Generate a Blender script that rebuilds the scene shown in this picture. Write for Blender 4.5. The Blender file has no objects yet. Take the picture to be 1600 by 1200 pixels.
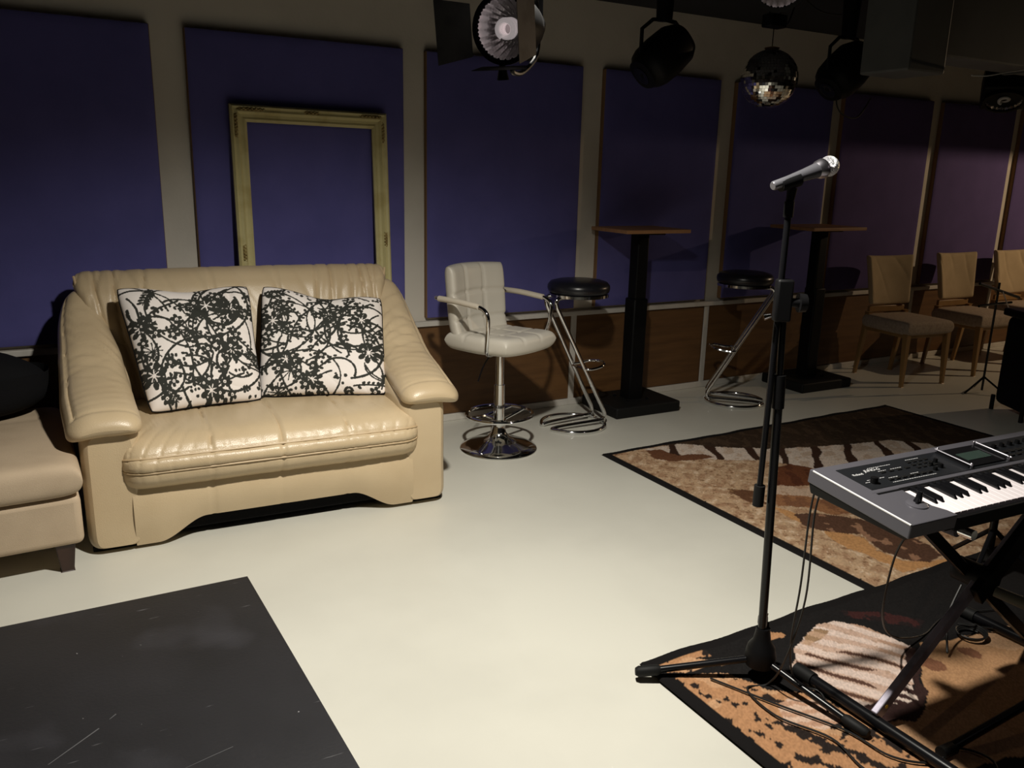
import bpy, math, random
import numpy as np
from mathutils import Vector, Matrix
random.seed(4); RNG = np.random.default_rng(7)
C = bpy.context.scene.collection
PI = math.pi
def R(a): return math.radians(a)

# ------------------------------------------------------------------ camera
CAMH = 1.47
yaw, pitch, roll = R(29.7896), R(14.2336), R(1.3763)
fw = Vector((math.sin(yaw)*math.cos(pitch), math.cos(yaw)*math.cos(pitch), -math.sin(pitch)))
rt = Vector((math.cos(yaw), -math.sin(yaw), 0)); up = rt.cross(fw)
r2 = rt*math.cos(roll)+up*math.sin(roll); u2 = -rt*math.sin(roll)+up*math.cos(roll)
cd = bpy.data.cameras.new('camera'); cam = bpy.data.objects.new('camera', cd); C.objects.link(cam)
m = Matrix((r2, u2, -fw)).transposed().to_4x4(); m.translation = (0, 0, CAMH)
cam.matrix_world = m
cd.sensor_width = 36; cd.lens = 36*1302.7/1600; cd.clip_start = .02
bpy.context.scene.camera = cam

# ------------------------------------------------------------------ world, lights, exposure
w = bpy.data.worlds.new('world'); bpy.context.scene.world = w; w.use_nodes = True
w.node_tree.nodes['Background'].inputs[0].default_value = (.75, .8, 1, 1)
w.node_tree.nodes['Background'].inputs[1].default_value = 0.004
vs = bpy.context.scene.view_settings
vs.view_transform = 'Standard'; vs.look = 'None'; vs.gamma = 1; vs.use_curve_mapping = False
vs.exposure = 0.0
def spot(name, loc, target, power, angle, blend, radius, color):
    l = bpy.data.lights.new(name, 'SPOT'); l.energy = power; l.spot_size = R(angle); l.spot_blend = blend
    l.shadow_soft_size = radius; l.color = color
    o = bpy.data.objects.new(name, l); C.objects.link(o); o.location = loc
    o.rotation_euler = (Vector(target)-Vector(loc)).to_track_quat('-Z', 'Y').to_euler(); return o
spot('main_spotlight', (1.02, 1.70, 2.36), (1.08, 2.05, 0), 325, 138, .85, .055, (1, .95, .85))
spot('warm_spotlight', (8.3, 2.6, 2.0), (6.2, 4.0, .6), 72, 140, .3, .012, (1, .72, .45))
spot('stage_spotlight', (3.4, -.6, 2.36), (2.2, 1.6, .3), 7, 60, .6, .05, (1, .86, .86))

# ------------------------------------------------------------------ helpers: objects and tags
def setp(o, label=None, cat=None, group=None, kind=None):
    if label: o['label'] = label
    if cat: o['category'] = cat
    if group: o['group'] = group
    if kind: o['kind'] = kind
    return o
def thing(name, label, cat, loc=(0, 0, 0), rz=0, group=None):
    o = bpy.data.objects.new(name, None); C.objects.link(o); o.location = loc; o.rotation_euler = (0, 0, rz)
    o.empty_display_size = .1
    return setp(o, label, cat, group)
def children(o): return [c for c in C.objects if c.parent == o]
def copy_tree(o, parent=None):
    c = o.copy(); C.objects.link(c); c.parent = parent
    for ch in children(o): copy_tree(ch, c)
    return c

class MB:
    def __init__(s, off=(0, 0, 0)): s.v = []; s.f = []; s.n = 0; s.off = np.array(off, float)
    def add(s, v, f):
        v = np.asarray(v, float).reshape(-1, 3)-s.off; s.v.append(v)
        s.f += [tuple(i+s.n for i in q) for q in f]; s.n += len(v); return s
    def box(s, c, d, rz=0, M=None):
        x, y, z = [q/2 for q in d]
        v = np.array([(a*x, b*y, e*z) for a in (-1, 1) for b in (-1, 1) for e in (-1, 1)])
        if M is not None: v = v@np.array(M).T
        if rz:
            cs, sn = math.cos(rz), math.sin(rz); v = v@np.array([[cs, sn, 0], [-sn, cs, 0], [0, 0, 1]])
        return s.add(v+np.array(c), [(0, 1, 3, 2), (4, 6, 7, 5), (0, 4, 5, 1), (2, 3, 7, 6), (0, 2, 6, 4), (1, 5, 7, 3)])
    def grid(s, P, cu=False, cv=False, capu=False):
        P = np.asarray(P, float); nu, nv = P.shape[:2]; f = []
        for i in range(nu if cu else nu-1):
            for j in range(nv if cv else nv-1):
                a, b = i, (i+1) % nu; c, d = j, (j+1) % nv
                f.append((a*nv+c, b*nv+c, b*nv+d, a*nv+d))
        if capu: f.append(tuple(range(nv-1, -1, -1))); f.append(tuple((nu-1)*nv+j for j in range(nv)))
        return s.add(P, f)
    def tube(s, pts, r, n=10, closed=False, caps=True):
        P = np.array(pts, float); m = len(P); r = np.broadcast_to(np.asarray(r, float), (m,))
        T = np.zeros_like(P)
        for i in range(m):
            a = P[(i-1) % m] if (closed or i > 0) else P[i]; b = P[(i+1) % m] if (closed or i < m-1) else P[i]
            T[i] = (b-a)/(np.linalg.norm(b-a)+1e-9)
        ref = np.array([0, 0, 1.]) if abs(T[0][2]) < .9 else np.array([1., 0, 0])
        N = np.cross(T[0], ref); N /= np.linalg.norm(N); rings = []
        for i in range(m):
            N = N-T[i]*(N@T[i]); N /= np.linalg.norm(N)+1e-9; B = np.cross(T[i], N)
            a = np.arange(n)*2*PI/n
            rings.append(P[i]+r[i]*(np.cos(a)[:, None]*N+np.sin(a)[:, None]*B))
        return s.grid(np.array(rings), cu=closed, cv=True, capu=(caps and not closed))
    def lathe(s, prof, n=32, c=(0, 0, 0), M=None, caps=True):
        a = np.arange(n)*2*PI/n; P = []
        for r, z in prof: P.append(np.stack([r*np.cos(a), r*np.sin(a), np.full(n, z)], 1))
        P = np.array(P)[:, ::-1]
        if M is not None: P = P@np.array(M).T
        return s.grid(P+np.array(c), cv=True, capu=caps)
    def cushion(s, w, d, t, n=28, p=6, q=2, corner=.06, fn=None, post=None):
        """closed pad; fn(u,v,side)->extra height, post(x,y,z)->xyz arrays"""
        g = np.sin(np.linspace(-1, 1, n)*PI/2); g = np.sign(g)*np.abs(g)**.9
        U, V = np.meshgrid(g, g, indexing='ij')
        H = t/2*np.clip(1-np.abs(U)**p, 0, 1)**(1/q)*np.clip(1-np.abs(V)**p, 0, 1)**(1/q)
        X = w/2*U*np.sqrt(1-corner*V**2); Y = d/2*V*np.sqrt(1-corner*U**2)
        for sd in (1, -1):
            Z = sd*(H+(fn(U, V, sd) if fn else 0)*(H > 1e-6))
            x, y, z = (X, Y, Z) if post is None else post(X, Y, Z)
            P = np.stack([x, y, z], 2)
            if sd < 0: P = P[::-1]
            s.grid(P)
        return s
    def build(s, name, mat, parent=None, smooth=True, bevel=0, seg=2, subsurf=0, merge=False, loc=None, angle=40):
        v = np.concatenate(s.v); me = bpy.data.meshes.new(name)
        me.from_pydata(v.tolist(), [], s.f); me.validate(); me.update()
        if merge:
            import bmesh
            b = bmesh.new(); b.from_mesh(me); bmesh.ops.remove_doubles(b, verts=b.verts, dist=1e-5)
            bmesh.ops.recalc_face_normals(b, faces=b.faces); b.to_mesh(me); b.free()
        o = bpy.data.objects.new(name, me); C.objects.link(o); me.materials.append(mat)
        if smooth:
            me.polygons.foreach_set('use_smooth', [True]*len(me.polygons))
            if hasattr(me, 'set_sharp_from_angle'): me.set_sharp_from_angle(angle=R(angle))
        if bevel:
            b = o.modifiers.new('bevel', 'BEVEL'); b.width = bevel; b.segments = seg; b.limit_method = 'ANGLE'; b.angle_limit = R(35)
        if subsurf:
            b = o.modifiers.new('sub', 'SUBSURF'); b.levels = b.render_levels = subsurf
        if parent is not None: o.parent = parent
        if loc is not None: o.location = loc
        return o
def spline(pts, n=8, closed=False):
    P = [np.array(p, float) for p in pts]; m = len(P); out = []
    for i in range(m if closed else m-1):
        p0 = P[(i-1) % m] if (closed or i > 0) else P[i]; p1 = P[i]; p2 = P[(i+1) % m]
        p3 = P[(i+2) % m] if (closed or i < m-2) else P[(i+1) % m]
        for k in range(n):
            t = k/n; out.append(.5*((2*p1)+(-p0+p2)*t+(2*p0-5*p1+4*p2-p3)*t*t+(-p0+3*p1-3*p2+p3)*t**3))
    if not closed: out.append(P[-1])
    return np.array(out)
def lerp(xs, t):   # xs: list of (t, value...) control rows, smooth catmull interpolation of columns
    A = np.array(xs, float); t = np.asarray(t, float)
    return np.stack([np.interp(t, A[:, 0], A[:, k]) for k in range(1, A.shape[1])], -1)
def frame_to(d):   # matrix whose +Z goes to d
    return np.array(Vector(d).to_track_quat('Z', 'Y').to_matrix())
def snoise(P, seed, oct=4, base=3.):   # cheap smooth noise of 3d points
    r = np.random.default_rng(seed); out = 0; a = 1; f = base
    for o in range(oct):
        for k in range(4):
            d = r.normal(size=3); d /= np.linalg.norm(d); out = out+a*np.sin((P@d)*f*2+r.uniform(0, 6.28)+1.3*np.sin((P@r.normal(size=3))*f))
        a *= .5; f *= 2.1
    return out/8

# ------------------------------------------------------------------ materials
def mat(name, col, rough=.6, metal=0, bump=None, var=None, coat=0, spec=.5, extra=None, sheen=0):
    m = bpy.data.materials.new(name); m.use_nodes = True; nt = m.node_tree; b = nt.nodes['Principled BSDF']
    b.inputs['Base Color'].default_value = (*col, 1); b.inputs['Roughness'].default_value = rough
    b.inputs['Metallic'].default_value = metal; b.inputs['Specular IOR Level'].default_value = spec
    b.inputs['Coat Weight'].default_value = coat; b.inputs['Sheen Weight'].default_value = sheen
    tc = nt.nodes.new('ShaderNodeTexCoord')
    if var:      # (scale, other colour, amount-low, amount-high, stretch)
        n = nt.nodes.new('ShaderNodeTexNoise'); n.inputs['Scale'].default_value = var[0]; n.inputs['Detail'].default_value = 6
        mp = nt.nodes.new('ShaderNodeMapping'); mp.inputs['Scale'].default_value = var[4] if len(var) > 4 else (1, 1, 1)
        nt.links.new(tc.outputs['Object'], mp.inputs[0]); nt.links.new(mp.outputs[0], n.inputs['Vector'])
        r = nt.nodes.new('ShaderNodeValToRGB'); e = r.color_ramp.elements
        e[0].position = var[2]; e[1].position = var[3]; e[0].color = (*col, 1); e[1].color = (*var[1], 1)
        nt.links.new(n.outputs['Fac'], r.inputs[0]); nt.links.new(r.outputs[0], b.inputs['Base Color'])
    if bump:     # (scale, strength, kind)
        if bump[2] == 'voronoi': n = nt.nodes.new('ShaderNodeTexVoronoi'); out = n.outputs['Distance']
        else: n = nt.nodes.new('ShaderNodeTexNoise'); n.inputs['Detail'].default_value = 5; out = n.outputs['Fac']
        n.inputs['Scale'].default_value = bump[0]
        mp = nt.nodes.new('ShaderNodeMapping'); mp.inputs['Scale'].default_value = bump[3] if len(bump) > 3 else (1, 1, 1)
        nt.links.new(tc.outputs['Object'], mp.inputs[0]); nt.links.new(mp.outputs[0], n.inputs['Vector'])
        bp = nt.nodes.new('ShaderNodeBump'); bp.inputs['Strength'].default_value = bump[1]; bp.inputs['Distance'].default_value = .004
        nt.links.new(out, bp.inputs['Height']); nt.links.new(bp.outputs[0], b.inputs['Normal'])
    return m
def attr_mat(name, rough=.9, bump=(500, .3), sheen=.0):
    m = mat(name, (1, 1, 1), rough, bump=(bump[0], bump[1], 'noise'), sheen=sheen)
    nt = m.node_tree; a = nt.nodes.new('ShaderNodeAttribute'); a.attribute_name = 'print'
    nt.links.new(a.outputs['Color'], nt.nodes['Principled BSDF'].inputs['Base Color']); return m
def paint_attr(o, cols):
    ca = o.data.color_attributes.new('print', 'FLOAT_COLOR', 'POINT')
    c = np.ones((len(cols), 4), np.float32); c[:, :3] = cols; ca.data.foreach_set('color', c.ravel())

M = {}
M['floor'] = mat('painted_floor', (.63, .62, .55), .36, var=(1.6, (.58, .57, .505), .4, .65), bump=(40, .06, 'noise'))
M['wall'] = mat('plaster_wall', (.60, .56, .49), .85, var=(2.2, (.52, .485, .42), .45, .7), bump=(60, .25, 'noise'))
M['wallwhite'] = mat('white_trim', (.58, .55, .50), .6, var=(9, (.46, .43, .38), .5, .8))
M['black'] = mat('black_ceiling', (.012, .013, .018), .9)
M['dark'] = mat('dark_wall', (.10, .09, .085), .9)
M['purple'] = mat('purple_fabric', (.112, .106, .315), .95, bump=(900, .4, 'noise'), var=(5, (.098, .094, .28), .4, .7), spec=.2)
M['warmlit'] = mat('warmlit_purple_fabric', (.115, .085, .225), .95, bump=(900, .4, 'noise'), var=(5, (.10, .075, .20), .4, .7), spec=.2)  # purple panels with the warm lamp's tint put into the colour
M['batten'] = mat('panel_side_wood', (.20, .11, .05), .7, bump=(30, .2, 'noise', (1, 1, .1)))
M['wood'] = mat('brown_wainscot', (.15, .072, .024), .5, var=(3, (.10, .046, .015), .35, .7, (1, 1, 9)), bump=(20, .1, 'noise', (1, 1, 12)))
M['leather'] = mat('beige_leather', (.54, .425, .27), .36, var=(3.5, (.48, .37, .23), .35, .7), bump=(230, .11, 'voronoi'))
M['seam'] = mat('leather_piping', (.50, .37, .215), .5)
M['ottoman'] = mat('beige_upholstery', (.50, .39, .27), .8, var=(5, (.43, .33, .225), .4, .7), bump=(400, .3, 'noise'))
M['darkwood'] = mat('dark_wood_leg', (.035, .014, .008), .4, var=(12, (.02, .008, .005), .4, .6, (1, 1, .2)))
M['blackfab'] = mat('black_cloth', (.006, .006, .007), .95, bump=(60, .5, 'noise'), spec=.15)
M['blackpl'] = mat('black_plastic', (.0035, .0035, .004), .5, spec=.14)
M['blackmetal'] = mat('black_metal', (.005, .005, .006), .26, spec=.28)
M['blackvinyl'] = mat('black_vinyl', (.010, .010, .013), .30)
M['rubber'] = mat('rubber', (.006, .006, .006), .6, spec=.2)
M['chrome'] = mat('chrome', (.72, .72, .72), .10, 1)
M['whiteleather'] = mat('cream_vinyl', (.62, .58, .50), .38, bump=(260, .08, 'voronoi'))
M['cream'] = mat('cream_armrest', (.60, .54, .44), .45)
M['gilt'] = mat('worn_cream_gilt', (.52, .46, .22), .6, var=(9, (.43, .36, .15), .5, .66), bump=(55, .5, 'noise'))
M['giltdark'] = mat('worn_gilt_ornament', (.33, .25, .09), .6, var=(30, (.20, .14, .045), .4, .6), bump=(80, .9, 'noise'))
M['tabletop'] = mat('beech_tabletop', (.42, .22, .10), .5, var=(4, (.34, .17, .07), .35, .7, (1, 12, 1)))
M['pinewood'] = mat('oak_chair_wood', (.34, .20, .075), .45, var=(8, (.25, .14, .05), .35, .7, (1, 1, .1)))
M['slipcover'] = mat('oatmeal_slipcover', (.55, .43, .27), .95, bump=(350, .5, 'noise'), var=(6, (.48, .37, .23), .4, .7))
M['seatcover'] = mat('grey_beige_seat_cover', (.46, .37, .29), .95, bump=(260, .7, 'noise'), var=(60, (.36, .28, .22), .4, .7))
M['kbgrey'] = mat('grey_plastic_shell', (.105, .102, .118), .34, metal=.3)
M['kbpanel'] = mat('black_control_panel', (.010, .011, .013), .35)
M['white_key'] = mat('white_key', (.80, .74, .76), .25)
M['black_key'] = mat('black_key', (.006, .006, .007), .12)
M['lcd'] = mat('green_grey_display', (.03, .048, .04), .2)
M['print'] = mat('pale_print', (.55, .55, .56), .6)
M['silver'] = mat('silver_metal', (.62, .60, .66), .28, 1)
M['steel'] = mat('grey_painted_steel', (.42, .38, .46), .40, .5, var=(14, (.20, .19, .23), .45, .7))
M['grille'] = mat('steel_mesh_grille', (.70, .70, .74), .33, .85, bump=(420, 1, 'voronoi'))
M['duct'] = mat('grey_duct', (.085, .09, .088), .6, var=(4, (.06, .065, .064), .4, .7))
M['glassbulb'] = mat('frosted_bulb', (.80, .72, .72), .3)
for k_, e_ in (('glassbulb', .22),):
    b_ = M[k_].node_tree.nodes['Principled BSDF']; b_.inputs['Emission Color'].default_value = (1, .88, .88, 1); b_.inputs['Emission Strength'].default_value = e_  # faint glow added so bulb and reflector look lit
M['bulboff'] = mat('unlit_bulb', (.5, .48, .48), .3)
M['reflector'] = mat('aluminium_reflector', (.80, .78, .78), .16, 1)
M['barndoor'] = mat('worn_metal_flap', (.035, .034, .034), .5, .2, var=(22, (.02, .02, .02), .45, .65))
M['litflap'] = mat('lit_bare_flap', (.13, .12, .12), .5, .3, var=(22, (.07, .065, .06), .45, .65))  # bare metal, made paler for the light this flap catches
M['disco'] = mat('mirror_tile', (.85, .84, .80), .04, 1)
M['cable'] = mat('black_cable', (.010, .010, .010), .5)
M['whitecable'] = mat('grey_white_cable', (.5, .5, .48), .5)
M['yellow'] = mat('yellow_sticker', (.85, .62, .06), .6)
M['amber'] = mat('small_brown', (.2, .1, .04), .6)
# scratched black board
bm_ = mat('scratched_black_board', (.013, .013, .0155), .5, var=(3.0, (.021, .021, .025), .35, .8), bump=(90, .15, 'noise'))
nt = bm_.node_tree; b = nt.nodes['Principled BSDF']; old = b.inputs['Base Color'].links[0].from_socket
tc = nt.nodes['Texture Coordinate'] if 'Texture Coordinate' in nt.nodes else nt.nodes.new('ShaderNodeTexCoord')
def speck(scale, lo, hi, col, rot=0, sc=(1, 1, 1)):
    global old
    mp = nt.nodes.new('ShaderNodeMapping'); mp.inputs['Scale'].default_value = sc; mp.inputs['Rotation'].default_value = (0, 0, rot)
    nt.links.new(tc.outputs['Object'], mp.inputs[0])
    n = nt.nodes.new('ShaderNodeTexNoise'); n.inputs['Scale'].default_value = scale; n.inputs['Detail'].default_value = 4
    nt.links.new(mp.outputs[0], n.inputs['Vector'])
    r = nt.nodes.new('ShaderNodeValToRGB'); r.color_ramp.elements[0].position = lo; r.color_ramp.elements[1].position = hi
    nt.links.new(n.outputs['Fac'], r.inputs[0])
    mx = nt.nodes.new('ShaderNodeMix'); mx.data_type = 'RGBA'
    nt.links.new(r.outputs[0], mx.inputs[0]); nt.links.new(old, mx.inputs[6]); mx.inputs[7].default_value = (*col, 1); old = mx.outputs[2]
speck(45, .76, .80, (.4, .4, .4)); speck(9, .70, .80, (.14, .14, .15), .75, (1, 9, 1)); speck(2.3, .55, .85, (.05, .05, .06))
nt.links.new(old, b.inputs['Base Color'])
M['board'] = bm_

# ------------------------------------------------------------------ room shell
X0, X1, Y0, Y1, ZC = -2.6, 10.2, -2.6, 4.42, 2.47
def slab(name, c, d, m, kind='structure', parent=None, bevel=0):
    o = MB().box(c, d).build(name, m, parent, smooth=False, bevel=bevel)
    if kind: o['kind'] = kind
    return o
slab('floor', ((X0+X1)/2, (Y0+Y1)/2, -.05), (X1-X0, Y1-Y0, .1), M['floor'])
wb = slab('wall_back', ((X0+X1)/2, Y1+.06, ZC/2), (X1-X0+.2, .12, ZC), M['wall'])
slab('wall_left', (X0-.06, (Y0+Y1)/2, ZC/2), (.12, Y1-Y0, ZC), M['dark'])
slab('wall_right', (X1+.06, (Y0+Y1)/2, ZC/2), (.12, Y1-Y0, ZC), M['dark'])
slab('wall_front', ((X0+X1)/2, Y0-.06, ZC/2), (X1-X0+.2, .12, ZC), M['dark'])
slab('ceiling', ((X0+X1)/2, (Y0+Y1)/2, ZC+.05), (X1-X0+.2, Y1-Y0+.2, .1), M['black'])
# wainscot on the back wall: brown boards between pale battens, under a ledge
px = [-2.6, -.55, .63, 1.86, 2.965, 4.09, 5.205, 6.355, 7.46, 8.56, 10.2]
for i in range(len(px)-1):
    a, b2 = px[i]+.022, px[i+1]-.022
    MB().box(((a+b2)/2, Y1-.009, .317), (b2-a, .018, .545)).build('wainscot_board', M['wood'], wb, smooth=False, bevel=.002)
    if i: MB().box((px[i], Y1-.012, .317), (.04, .024, .56)).build('batten', M['wallwhite'], wb, smooth=False, bevel=.003)
slab('trim_1', ((X0+X1)/2, Y1-.02, .607), (X1-X0, .04, .03), M['wallwhite'], bevel=.004)
slab('baseboard_back', ((X0+X1)/2, Y1-.014, .021), (X1-X0, .028, .042), M['wallwhite'], bevel=.004)

# acoustic panels
pn = [(-2.5, -1.83, 'behind the black bundle, furthest left'), (-.62, .555, 'left of the gilt frame, above the ottoman'),
      (.705, 1.80, 'with the empty gilt frame leaning on it, behind the sofa'),
      (1.93, 2.95, 'behind the cream swivel bar chair'), (3.11, 4.045, 'behind the nearer bar table'),
      (4.19, 5.13, 'behind the second black round bar stool'), (5.25, 6.28, 'behind the first slipcovered chair, right of the far bar table'),
      (6.41, 7.40, 'behind the second slipcovered chair'), (7.52, 8.5, 'behind the third slipcovered chair at the right edge')]
for i, (a, b2, txt) in enumerate(pn):
    if i == 0: continue
    t = thing('acoustic_panel', ('purple fabric' if i < 6 else 'plum purple fabric')+' wall panel '+txt, 'wall panel', ((a+b2)/2, Y1, .64), 0, 'fabric acoustic panels along the back wall')
    W_ = b2-a; H_ = 1.452
    MB().box((0, -.018, H_/2), (W_, .036, H_)).build('panel_frame', M['batten'], t, smooth=False, bevel=.006)
    def bul(U, V, sd): return 0*U
    g = MB(); g.cushion(W_-.006, H_-.004, .014, n=18, p=24, q=2, corner=.004, post=lambda x, y, z: (x, -.038-z, y+H_/2))
    g.build('fabric_face', M['purple'] if i < 6 else M['warmlit'], t, merge=True)

# ------------------------------------------------------------------ sofa
SO = thing('sofa', 'beige leather two-seat sofa with sloping padded arms and two patterned pillows', 'sofa', (.80, 3.30, 0), R(-3))
def wrinkle(P, seed, amp, dirv, freq, sharp=6, mask=1.):
    d = np.array(dirv, float); d /= np.linalg.norm(d)
    ph = (P@d)*freq+1.6*snoise(P, seed, 2, 2.2)*2
    ridge = (1-np.abs(np.sin(ph)))**sharp
    am = np.clip(snoise(P, seed+5, 2, 3.)*1.2+.3, 0, 1)
    return -amp*ridge*am*mask
def back_cushion():
    prof = spline([(.90, .42), (.925, .70), (.915, .90), (.885, .975), (.83, 1.005), (.77, .985), (.715, .92), (.672, .82), (.638, .70), (.608, .58), (.585, .47), (.59, .40)], 6)
    L = np.linspace(0, 1, len(prof)); nx = 150
    s = np.sin(np.linspace(-1, 1, nx)*PI/2); s = .55*s+.45*np.linspace(-1, 1, nx)
    P = np.zeros((nx, len(prof), 3))
    cy, cz = .79, .70
    for i, u in enumerate(s):
        edge = np.clip((1-abs(u))/.055, 0, 1); puff = (1-(1-edge)**2)**.5
        for j, (y, z) in enumerate(prof):
            hw = np.interp(z, [.40, .55, .75, .9, 1.0], [.52, .580, .665, .700, .715])
            k = .25+.75*puff
            yy = cy+(y-cy)*k; zz = z-(1-puff)*.05*max(0, (z-.8)/.2)
            P[i, j] = (u*hw, yy, zz)
    x = P[..., 0]; front = np.clip((.80-P[..., 1])/.08, 0, 1)+np.clip((P[..., 2]-.95)/.05, 0, 1)*.6
    front = np.clip(front, 0, 1)
    d = np.zeros(x.shape)
    for xs, a in ((-.60, .014), (-.53, .016), (-.43, .014), (-.17, .010), (.18, .010), (.33, .018), (.39, .020), (.49, .014), (.56, .016), (.63, .012)):
        xx = xs+.035*np.sin(P[..., 2]*4+xs*9)-(1.0-P[..., 2])*.10*np.sign(xs)*(abs(xs) > .45)
        d -= a*np.exp(-((x-xx)/.007)**2)
        d += .30*a*np.exp(-((x-xx)/.04)**2)
    d += .020*np.cos(x*3.2)*front-.008
    d += wrinkle(P, 3, .016, (1, 0, .55), 24, 4)+wrinkle(P, 9, .018, (1, 0, -.4), 38, 4, np.clip((np.abs(x)-.3)*5, 0, 1))
    P[..., 1] -= d*front; P[..., 2] += .4*d*(P[..., 2] > .93)
    return MB().grid(P, capu=True)
back_cushion().build('back_cushion', M['leather'], SO, angle=70)
# piping down the sides of the back cushion
for sx in (-1, 1):
    zz = np.linspace(.48, .985, 16)
    pts = [(sx*(np.interp(z, [.40, .55, .75, .9, 1.0], [.52, .580, .665, .700, .715])-.004), np.interp(z, [.4, .7, .98], [.66, .72, .79]), z) for z in zz]
    MB().tube(pts, .005, 6).build('piping', M['seam'], SO)
MB().box((0, .90, .50), (1.36, .09, .84)).build('back_panel', M['leather'], SO, bevel=.04, seg=4)

def pad_path(t):   # left arm pad (x negative side), t 0 = shoulder, 1 = nose
    A = [(0.0, -.675, .845, .905), (.12, -.690, .80, .870), (.28, -.690, .70, .775), (.42, -.675, .56, .685), (.56, -.668, .42, .605), (.72, -.66, .25, .560), (.88, -.648, .08, .530), (1.0, -.640, -.045, .508)]
    A = np.array(A); 
    sp = spline(A[:, 1:], 12); tt = np.linspace(0, 1, len(sp))
    return np.stack([np.interp(t, tt, sp[:, k]) for k in range(3)], -1)
def arm_pad(sx):
    n = 90; t = np.linspace(0, 1, n); t = 1-(1-t)**1.25; t = t/t[-1]
    Pc = pad_path(t); T = np.gradient(Pc, axis=0); T /= np.linalg.norm(T, axis=1)[:, None]
    W = np.interp(t, [0, .1, .25, .45, .7, 1], [.10, .13, .19, .245, .268, .262]); H = np.interp(t, [0, .2, .5, .8, 1], [.09, .12, .125, .110, .090])
    rings = []; m = 56; a = np.arange(m)*2*PI/m
    for i in range(n):
        e = 1.0
        ds = np.linalg.norm(Pc[-1]-Pc[i]); e = min(1, math.sqrt(max(0, 1-(1-min(1, ds/.075))**2))); e = max(e, .02)
        d0 = np.linalg.norm(Pc[0]-Pc[i]); e0 = min(1, math.sqrt(max(0, 1-(1-min(1, d0/.06))**2))); e0 = max(e0, .05)
        A = np.array([1., 0, 0]); Bv = np.cross(A, T[i]); Bv /= np.linalg.norm(Bv)
        if Bv[2] < 0: Bv = -Bv
        ca, sa = np.cos(a), np.sin(a)
        xx = np.sign(ca)*np.abs(ca)**.62*W[i]/2*(.55+.45*e)*(.6+.4*e0); zz = np.sign(sa)*np.abs(sa)**.8*H[i]/2*e*e0
        zz = zz-(np.clip(-xx/(W[i]/2), 0, 1)**2.2)*.035*(1 if sx < 0 else 1)   # outer side droops
        zz = zz-(np.clip(xx/(W[i]/2), 0, 1)**2.5)*.015
        P = Pc[i]+xx[:, None]*A+zz[:, None]*Bv
        rings.append(P)
    P = np.array(rings)
    if sx > 0: P[..., 0] *= -1.03
    tt = np.broadcast_to(t[:, None], P.shape[:2])
    dd = wrinkle(P, 21+sx, .030, (.55*sx, .6, 1), 38, 5, np.clip(1-(np.abs(tt-.40)/.28)**2, 0, 1))+wrinkle(P, 31+sx, .012, (.2*sx, 1, .3), 60, 4, np.clip(1-(np.abs(tt-.6)/.35)**2, 0, 1))
    up_ = np.clip(np.sin(a), 0, 1)[None, :]
    q = np.cos(a)[None, :]     # -1 outer .. 1 inner
    for t0, sl, am_, c0 in ((.24, .10, .010, .0), (.31, .13, .012, .2), (.37, .15, .014, .3), (.43, .16, .010, .1), (.50, .10, .008, -.3), (.57, .06, .005, .0), (.64, .04, .004, -.2)):
        ds_ = (tt-(t0+sl*q*(1 if sx < 0 else .8)+.012*np.sin(q*3+t0*20)))
        env = np.exp(-((q-c0)/.75)**2)
        dd = dd+env*am_*(-np.exp(-(ds_/.0075)**2)+.6*np.exp(-((ds_-.018)/.012)**2))
    # stitched seam inset from the outer edge
    off = (np.cos(a)[None, :]*(-1)); seam = np.exp(-((off-.62)/.03)**2)*up_**.2*(tt > .15)*(tt < .90)*.011
    seam2 = np.exp(-((tt-.90)/.008)**2)*.006*(off < .72)*up_**.2
    P[..., 2] += (dd*up_-seam-seam2)
    g = MB().grid(P, cv=True, capu=True)
    o = g.build('arm_pad', M['leather'], SO, angle=80)
    # piping round the nose of the arm
    pts = []
    for k in np.linspace(-.98, .98, 22):
        xx = k*.131; y = -.045-.034*math.sqrt(max(0, 1-abs(k)**3)) +.018; z = .508-.03-.006*k*k-.028*max(0, -k)**2.2+.006
        pts.append(((-.64+xx)*(1 if sx < 0 else -1), y, z))
    return o
for sx in (-1, 1): arm_pad(sx)
def arm_side(sx):
    ys = np.concatenate([np.linspace(0, .1, 12)**1, np.linspace(.13, .90, 24)]); m = 48; a = np.arange(m)*2*PI/m+.001
    sp = pad_path(np.linspace(0, 1, 200)); rings = []
    for y in ys:
        zt = np.interp(-y, -sp[:, 1], sp[:, 2])-.03 if y > -.04 else .48
        zt = min(zt, .90)
        e = math.sqrt(max(0, 1-(1-min(1, (y+.002)/.075))**2)); e = max(.05, e)
        xo, xi = -.738, -.525; cx, hw = (xo+xi)/2, (xi-xo)/2*(.62+.38*e)
        zb = .018; cz, hz = (zt+zb)/2, (zt-zb)/2*(.93+.07*e)
        c_, s_ = np.cos(a), np.sin(a)
        x = cx+np.sign(c_)*np.abs(c_)**.32*hw; z = cz+np.sign(s_)*np.abs(s_)**.16*hz
        x = x+np.clip((.22-z)/.22, 0, 1)*.018*np.sign(-c_)*(-1)*0
        rings.append(np.stack([x, np.full(m, y), z], 1))
    P = np.array(rings); P[..., 1] -= .012*np.clip((.16-P[..., 2])/.16, 0, 1)*(P[..., 1] < .12)
    if sx > 0: P[..., 0] *= -1
    return MB().grid(P, cv=True, capu=True).build('arm_side', M['leather'], SO, angle=75)
for sx in (-1, 1): arm_side(sx)
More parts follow.
